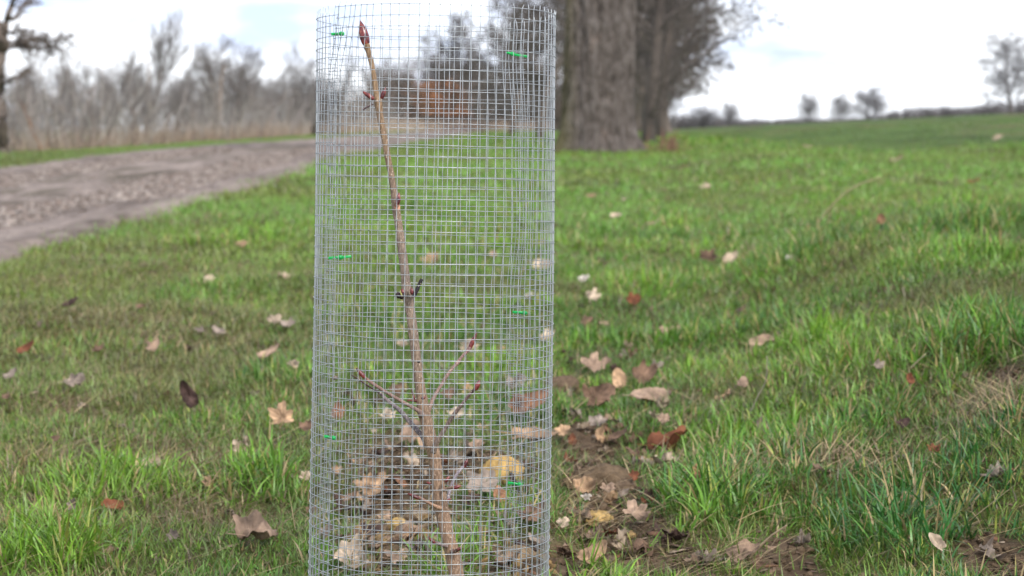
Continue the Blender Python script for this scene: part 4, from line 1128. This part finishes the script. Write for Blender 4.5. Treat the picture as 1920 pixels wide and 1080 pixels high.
PROTOS = {
    'slim': dict(seed=3, r=.016, levels=3, kids=(22, 9, 7), spread=.5, up=1.0, start=.25, shrink=.38, twig=.0010),
    'round': dict(seed=5, r=.028, levels=4, kids=(14, 8, 6, 5), spread=.75, up=.45, trunk_frac=.6, start=.25, shrink=.58, twig=.0009),
    'wide': dict(seed=8, r=.028, levels=4, kids=(10, 7, 6, 6), spread=.9, up=.35, trunk_frac=.5, start=.22, shrink=.68, twig=.0008),
    'fork': dict(seed=13, r=.018, levels=4, kids=(8, 8, 6, 4), spread=.45, up=.9, trunk_frac=.6, start=.35, shrink=.62, twig=.0008),
    'bushy': dict(seed=21, r=.016, levels=4, kids=(11, 7, 6, 5), spread=.65, up=.6, trunk_frac=.45, start=.03, shrink=.70, twig=.0009),
    'avenue': dict(seed=61, r=.019, levels=4, kids=(26, 9, 7, 5), spread=.95, up=.25, trunk_frac=.85, start=.10, shrink=.34, twig=.0010, wob=.03, ratio=.16, col=(.12, .10, .09), tcol=(.105, .086, .074)),
    'far': dict(seed=71, r=.020, levels=4, kids=(22, 9, 7, 5), spread=.9, up=.35, trunk_frac=.62, start=.06, shrink=.58, wob=.08, twig=.0010, ratio=.45, col=(.19, .18, .185), tcol=(.13, .115, .11)),
    'dense': dict(seed=27, r=.017, levels=4, kids=(20, 8, 7, 6), spread=.8, up=.35, trunk_frac=.8, start=.12, shrink=.50, twig=.0016, wob=.14, ratio=.35, col=(.16, .14, .125), tcol=(.15, .12, .10)),
    'weepfull': dict(seed=35, r=.020, levels=4, kids=(26, 9, 7, 6), spread=.85, up=.6, trunk_frac=.85, start=.14, shrink=.46, wob=.06, twig=.0012, ratio=.4, droop=.3, col=(.15, .14, .145), tcol=(.12, .105, .1)),
    'weep': dict(seed=31, r=.026, levels=4, kids=(14, 8, 6, 5), spread=1.0, up=.25, trunk_frac=.8, start=.2, shrink=.48, twig=.0008, droop=.5),
}
# far side of the track
G1 = "bare trees standing in the hedge beyond the track"
tree(272, 60, 6, "tall slender tree rising highest from the hedge, left of centre in the hedge", 'fork', .3)
tree(205, 42, 62, "slim tree left of the tallest hedge tree", 'slim', 1.3)
tree(120, 48, 95, "thin tree in the hedge close right of the dark tree", 'fork', 2.1)
tree(325, 85, 120, "low forked tree right of the tallest hedge tree", 'fork', .6)
tree(405, 80, 58, "broad round topped tree in the middle of the hedge", 'round', .9)
tree(448, 92, 66, "round tree growing against the right side of the broad round topped one", 'round', 2.3)
tree(500, 90, 112, "bushy tree right of the two round topped trees", 'bushy', 1.1)
tree(548, 84, 118, "bushy tree in the hedge just left of the guard", 'bushy', 2.9)
tree(592, 70, 62, "tall tree partly behind the left edge of the guard", 'bushy', 1.9)
tree(630, 78, 84, "slim tree seen through the left side of the guard", 'slim', .4)
tree(60, 64, 92, "wide twiggy tree behind the dark tree at far left", 'wide', .5)
tree(160, 75, 100, "wide twiggy tree between the dark tree and the slim tree", 'wide', 1.7)
tree(240, 95, 102, "wide low tree behind the tallest hedge tree", 'wide', 2.6)
tree(360, 70, 130, "small bushy tree under the left flank of the broad round topped tree", 'bushy', .2)
tree(785, 150, 92, "slim dark tree seen through the guard right of the sapling tip", 'fork', .2)
tree(735, 170, 150, "bushy tree seen through the guard behind the sapling buds", 'bushy', .9)
tree(905, 140, 135, "bushy tree behind the guard between the russet bush and the old trunk", 'bushy', 1.9)
tree(960, 120, 120, "low bushy tree behind the right part of the guard", 'bushy', 3.3)
tree(700, 160, 176, "lowest bushy tree behind the sapling stem", 'bushy', 2.3)
rgh = np.random.default_rng(52)
for k_ in range(24):
    px_ = 20 + k_ * 26 + rgh.uniform(-9, 9); d_ = 8.3 * FPX / (960 - px_) * rgh.uniform(.97, 1.25)
    tree(px_, d_, rgh.uniform(95, 165), "slender grey bare tree, one of many in the tangle of the hedge beyond the track", ('fork', 'bushy', 'round', 'fork', 'wide')[k_ % 5], rgh.uniform(0, 6), group="grey bare trees in the tangle of the hedge")
# avenue
tree(1214, 37, -420, "second big trunk overlapping the right side of the old trunk", 'avenue', 2.2)
tree(1238, 47, -330, "third big trunk of the row, brownish, just right of the second", 'avenue', 1.1)
tree(1012, 56, -190, "twiggy tree directly left behind the old trunk, filling the top of the guard", 'dense', 4.2)
tree(955, 72, -90, "twiggy tree behind the guard just left of the tree beside the old trunk", 'dense', 5.0)
tree(905, 90, 20, "smallest twiggy tree behind the top of the guard, left of the taller twiggy ones", 'dense', 1.2)
tree(1222, 50, -210, "twiggy tree standing close right behind the old trunk", 'dense', 2.2)
tree(1243, 64, -150, "second tree of the row behind the old trunk, brownish stem", 'dense', .2)
tree(1200, 72, -120, "third tree of the row mostly hidden by the old trunk", 'dense', 3.2)
tree(1256, 88, -30, "far tree of the row with branches reaching right over the field", 'wide', 5.0)
tree(1232, 100, 40, "farthest tree of the row, low and bushy", 'bushy', 1.4)
tree(1185, 95, 30, "bushy tree peeping out just right of the old trunk", 'bushy', 2.4)
# horizon on the right
tree(1515, 150, 170, "small round tree on the skyline, leftmost of the three small ones", 'far', .8, sx_=1.2)
tree(1573, 160, 172, "pale thin round tree in the middle of the three on the skyline", 'far', 1.8, sx_=1.2)
tree(1625, 152, 160, "spreading tree, rightmost of the three small ones on the skyline", 'far', 2.6, sx_=1.7)
tree(1893, 150, 50, "tall drooping tree on the skyline at the right edge", 'weepfull', 1.0, sx_=1.35)
tree(1318, 130, 196, "dark rounded bush on the skyline nearest the old tree", 'far', 1.5, sx_=2.2)
tree(1368, 150, 188, "faint thin tree right of the dark rounded bush", 'far', .7, sx_=1.3)
tree(1345, 140, 215, "low dark bush right beside the dark rounded bush", 'bushy', .2)

# dark gnarled tree at the left edge: trunk, one strong limb up to the right and a layered side branch
dk = empty("gnarled_tree", (0, 0, 0)); dx, dd_ = (8 - 960) / FPX * 29.0, 29.0
dz = float(H(dx, dd_)); dk.location = (dx, dd_, dz)
setp(dk, "dark gnarled tree with a level twiggy branch at the left edge of the picture", "tree")
def DP(px, row, off=0.0):
    return np.array([(px - 960) / FPX * (29 + off), 29 + off, EYE + (29 + off) * math.tan(-(PITCH + math.atan((row - 540) / FPX)))])
T, K = MB(), MB()
for pts in ([(8, 300, 26), (7, 250, 24), (5, 200, 22), (3, 150, 21), (4, 110, 23), (8, 85, 27), (4, 60, 28), (-10, 20, 22), (-20, -60, 18)],
            [(8, 85, 20), (14, 55, 15), (21, 30, 12), (30, 5, 10), (42, -25, 8), (60, -80, 6)]):
    A = smooth_path(pts, 26); v, q = tube(np.array([DP(a[0], a[1], .1 * math.sin(i)) for i, a in enumerate(A)]), A[:, 2] / 2 * 29 / FPX * (1 + RNG.normal(0, .06, len(A))), 10); T.add(v, q, (.13, .105, .085))
rg = np.random.default_rng(4)
for (p0, p1, n_) in (((15, 80), (140, 72), 46), ((12, 88), (120, 92), 40), ((25, 40), (70, -10), 20), ((10, 160), (60, 128), 16), ((8, 60), (60, 58), 14), ((0, 20), (-30, 40), 10)):
    a, b_ = DP(*p0), DP(*p1, rg.uniform(-.6, .6)); ln_ = np.linalg.norm(b_ - a)
    main = np.array([a * (1 - t_) + b_ * t_ + rg.normal(0, .02, 3) for t_ in np.linspace(0, 1, 9)])
    v, q = tube(main, np.linspace(.032, .008, 9), 6); K.add(v, q, (.12, .095, .08))
    for k in range(n_):
        t_ = rg.uniform(.12, 1); s0 = a * (1 - t_) + b_ * t_
        for lv, pts, rad in grow(rg, s0, unit(b_ - a) * .6 + rg.normal(0, .55, 3), rg.uniform(.08, .24), .009, 2, (4, 3), .7, .1, .2, 4):
            v, q = tube(pts, np.maximum(rad, .0035), 4 if lv < 1 else 3, cap=False); K.add(v, q, np.array([.15, .12, .10]) * rg.uniform(.7, 1.3))
T2 = T.obj("trunk", M_BARK, dk); K.obj("crown", M_TWIG, dk)

# a bush that kept its russet leaves
rb = empty("russet_bush"); bx_, bd_ = (835 - 960) / FPX * 130, 130.0; bz_ = float(H(bx_, bd_)); rb.location = (bx_, bd_, bz_)
setp(rb, "bush still holding russet leaves, seen through the middle of the guard", "bush")
T, K = tree_meshes(44, 2.6, .05, 3, (8, 6, 5), .6, .6, .7, 0, start=.1, shrink=.6, twig=.006)
off_ = np.array([bx_, bd_, bz_])
for m_ in (T, K): m_.v = [v + off_ for v in m_.v]
T.obj("trunk", M_BARK, rb); K.obj("crown", M_TWIG, rb)
LM = MB(); rg = np.random.default_rng(9)
for k in range(5200):
    # layered sprays: leaves keep to flat shelves
    c = np.array([rg.normal(0, .85), rg.normal(0, .5), rg.choice([1.2, 1.75, 2.25, 2.75]) + rg.normal(0, .16)])
    a = rg.normal(0, 1, 3); a = unit(a); b_ = unit(np.cross(a, rg.normal(0, 1, 3))); s = rg.uniform(.03, .07)
    LM.add(off_ + c + np.array([a * s, b_ * s * .6, -a * s, -b_ * s * .6]), [[0, 1, 2, 3]], np.array([.42, .19, .09]) * rg.uniform(.55, 1.3))
LM.obj("foliage", M_LEAF, rb)

# hedge undergrowth: leaning stems, bramble, pale grass fringe
def hedge_strip(name, path, depth_w, n_, hfun, colset, label, rad=(.004, .010), kids=4, seed=0, leanr=.35, cat="undergrowth", clump=0):
    rg = np.random.default_rng(seed); K = MB()
    Lp = np.array(path, float); seg = np.linalg.norm(np.diff(Lp, axis=0), axis=1); cum = np.concatenate([[0], np.cumsum(seg)])
    for k in range(n_):
        s = rg.random() ** 1.25 * cum[-1]; x = np.interp(s, cum, Lp[:, 0]) + rg.uniform(-.5, .5) * depth_w; y = np.interp(s, cum, Lp[:, 1]) + rg.uniform(-.5, .5) * depth_w
        z = float(base_h(np.array(x), np.array(y)))
        pn = float(vnoise(np.array(y * 22 / max(y, 20) + y * .35 + seed), np.array(x * .8 + seed))) if clump else 0
        if clump and rg.random() < .25 - pn * clump: continue
        hh = hfun(x, y) * rg.uniform(.45, 1.1) * (1 + pn * .9)
        sc = max(1.0, (y / 40)) ** .7
        d = np.array([rg.normal(0, leanr), rg.normal(0, leanr), 1.0])
        c = np.array(colset[rg.integers(len(colset))]) * rg.uniform(.6, 1.3) * (1 + pn * .8)
        n_s = 5; pts = [np.array([x, y, z - .03])]
        for i in range(n_s):
            d = d + rg.normal(0, .10, 3); pts.append(pts[-1] + unit(d) * hh / n_s)
        pts = np.array(pts); r0 = rg.uniform(*rad) * sc
        v, q = tube(pts, np.linspace(r0, r0 * .35, n_s + 1), 3, cap=False); K.add(v, q, c)
        for j in range(kids):
            i = rg.integers(1, n_s + 1); dd2 = unit(d * .7 + rg.normal(0, .6, 3)); l2 = hh * rg.uniform(.12, .38)
            pp = np.array([pts[i], pts[i] + dd2 * l2 * .5, pts[i] + dd2 * l2 + np.array([0, 0, .04 * hh])])
            v, q = tube(pp, np.array([r0 * .5, r0 * .35, r0 * .22]), 3, cap=False); K.add(v, q, c)
    o_ = K.obj(name, M_TWIG); return setp(o_, label, cat, kind='stuff')

line = [(-8.6, 26), (-8.2, 34), (-8.0, 50), (-8.1, 80), (-8.6, 150)]
greyb = [(.20, .175, .16), (.30, .265, .24), (.13, .115, .105), (.42, .38, .345), (.18, .15, .14), (.31, .25, .215)]
hedge_strip("hedge_undergrowth", line, 3.0, 3300, lambda x, y: (1.0 if y < 30 else 1.0 + (y - 30) * .009) * (1 + .35 * vnoise(np.array(y * .35), np.array(3.0)) * 2),
            greyb, "tangled grey-brown winter undergrowth along the far side of the track", seed=1, clump=1.2)
red = [(.20, .12, .09), (.27, .16, .11), (.15, .10, .085), (.33, .24, .18)]
rg0 = np.random.default_rng(41)
for k_, (px, d_, top, w_, nm_) in enumerate([(292, 52, 110, .035, "buff brown bare trunk in the hedge below the tallest hedge tree"), (410, 58, 120, .04, "brown upright trunk in the hedge under the broad round topped tree"),
        (85, 31, 185, .016, "thin orange-brown stem leaning left near the dark gnarled tree")]):
    x_ = (px - 960) / FPX * d_; z_ = float(base_h(np.array(x_), np.array(d_))); hh_ = EYE + d_ * math.tan(-(PITCH + math.atan((top - 540) / FPX))) - z_
    rt = empty("bare_tree", (x_, d_, z_)); T, K = MB(), MB()
    cc_ = np.array((.30, .225, .17) if k_ < 2 else (.32, .19, .12))
    for lv, pts, rad in grow(rg0, (x_, d_, z_ - .03), ((-.75 if k_ == 2 else -.06), 0, 1), hh_, w_, 2, (9, 5), .45, .8, .07, 8, shrink=.3):
        v, q = tube(pts, np.maximum(rad, .003), 6 if lv == 0 else 3, cap=False); (T if lv == 0 else K).add(v, q, cc_ * (1 if lv == 0 else .7))
    T.obj("trunk", M_BARK, rt); K.obj("crown", M_TWIG, rt); setp(rt, nm_, "tree")
hedge_strip("bramble", [(a + 1.0, b_) for a, b_ in line], 1.0, 3000, lambda x, y: .36, red, "low reddish brown bramble at the foot of the hedge", (.003, .007), 3, 2, .8)
pale = [(.50, .38, .29), (.42, .31, .24), (.55, .45, .36)]
hedge_strip("tall_dry_grass", [(-7.5, 29), (-7.1, 36), (-7.0, 55), (-7.0, 80), (-6.3, 150)], 1.0, 5200, lambda x, y: .42 + (y - 38) * .004, pale, "pale pinkish dry grass fringe in front of the hedge", (.002, .004), 0, 3, .14, "dry grass")
hedge_strip("far_thicket", [(-8.5, 150), (-5, 152), (-2, 150), (2, 148), (7, 150)], 6, 5200, lambda x, y: 3.6 + 1.0 * math.sin(x * 1.3), [(.17, .145, .125), (.21, .18, .155), (.14, .12, .10), (.24, .19, .16)],
            "distant brown thicket closing the end of the track behind the guard", (.010, .022), 5, 4, .22, "thicket")
hedge_strip("far_fringe", [(-8.5, 143), (-5, 143), (-2, 142), (2, 141)], 2, 1500, lambda x, y: .9, pale, "pale dry grass in front of the distant thicket", (.004, .008), 0, 6, .2, "dry grass")
hedge_strip("skyline_hedge", [(7, 170), (15, 168), (26, 172), (36, 168), (48, 165), (60, 165)], 4, 5200, lambda x, y: .42 + .5 * float(vnoise(np.array(x * .22), np.array(7.0))) + .75 * float(sstep(27, 40, x)) + .7 * float(sstep(19, 12, x)),
            [(.17, .16, .16), (.21, .19, .19), (.14, .13, .13)], "low dark hedge along the skyline of the field", (.010, .020), 4, 5, .3, "hedge")

# ---------------------------------------------------------------- the old trunk
ox, od = (1117 - 960) / FPX * 29.0, 29.0; oz = float(H(ox, od))
old = empty("old_tree", (ox, od, oz)); setp(old, "thick old trunk with furrowed grey-brown bark right behind the guard", "tree")
nh, na = 170, 180
hz = np.linspace(-.25, 5.2, nh)[:, None]; an = (np.arange(na) * 2 * math.pi / na)[None]
rw = .48 + .17 * np.exp(-np.clip(hz + .1, 0, 9) / .25) - .012 * hz
lob = np.cos(an * 5 + .6 + .15 * hz) + .5 * np.cos(an * 8 + 2) + .6 * np.cos(an * 3 + 1.1)
flare = np.exp(-np.clip(hz, -.3, 9) / .22)
r = rw + .055 * lob * (.30 + .9 * flare)
ax_, ay_ = np.cos(an) * 9, np.sin(an) * 9
fur = vnoise(ax_ * 1.6 + hz * 1.6, ay_ * 1.6 + hz * 1.9, 5) + .7 * vnoise(ax_ * 3.4 + hz * 4.5, ay_ * 3.4 - hz * 4.2, 6) + .35 * vnoise(an * 20 + hz * 0, hz * 14 + 0 * an, 7)
r = r + .045 * fur
# one long root running right
root_r = np.exp(-((np.angle(np.exp(1j * (an + .45)))) / .22) ** 2) * np.exp(-np.clip(hz + .15, 0, 9) / .13) * .42
r = r + root_r
lean_ = .02 * hz
V = np.stack([r * np.cos(an) + lean_, r * np.sin(an), hz + 0 * an], -1).reshape(-1, 3)
i = (np.arange(nh - 1) * na)[:, None]; j = np.arange(na)[None]; j2 = (j + 1) % na
Q = np.stack([i + j, i + j2, i + na + j2, i + na + j], -1).reshape(-1, 4)
mesh_obj("trunk", V + np.array([ox, od, oz]), Q, M_OLD, old)
T, K = MB(), MB(); rg = np.random.default_rng(6)
for k in range(9):
    a = k * 2 * math.pi / 9 + rg.uniform(-.3, .3)
    for lv, pts, rad in grow(rg, np.array([ox + .1, od, oz + 4.6 + .05 * k]), (math.cos(a), math.sin(a), 1.1), 4.2, .17, 3, (6, 6, 5), .7, .35, .12, 6, shrink=.55):
        v, q = tube(pts, np.maximum(rad, .005), 8 if lv == 0 else 5 if lv == 1 else 3, cap=False); K.add(v, q, np.array([.17, .145, .125]) * rg.uniform(.8, 1.2))
K.obj("crown", M_TWIG, old)
# shoots and rough growth at its foot
K = MB(); rg = np.random.default_rng(16)
for k in range(55):
    x = ox + .95 + rg.normal(0, .14); y = od - .25 + rg.normal(0, .2); z = float(H(x, y))
    for lv, pts, rad in grow(rg, (x, y, z - .02), (rg.normal(0, .35), rg.normal(0, .3), 1), rg.uniform(.08, .32), .007, 1, (3,), .5, .4, .12, 4):
        v, q = tube(pts, np.maximum(rad, .002), 4, cap=False); K.add(v, q, np.array([.23, .13, .09]) * rg.uniform(.6, 1.3))
o = K.obj("root_suckers", M_TWIG); setp(o, "reddish brown shoots at the right foot of the old trunk", "shoots")
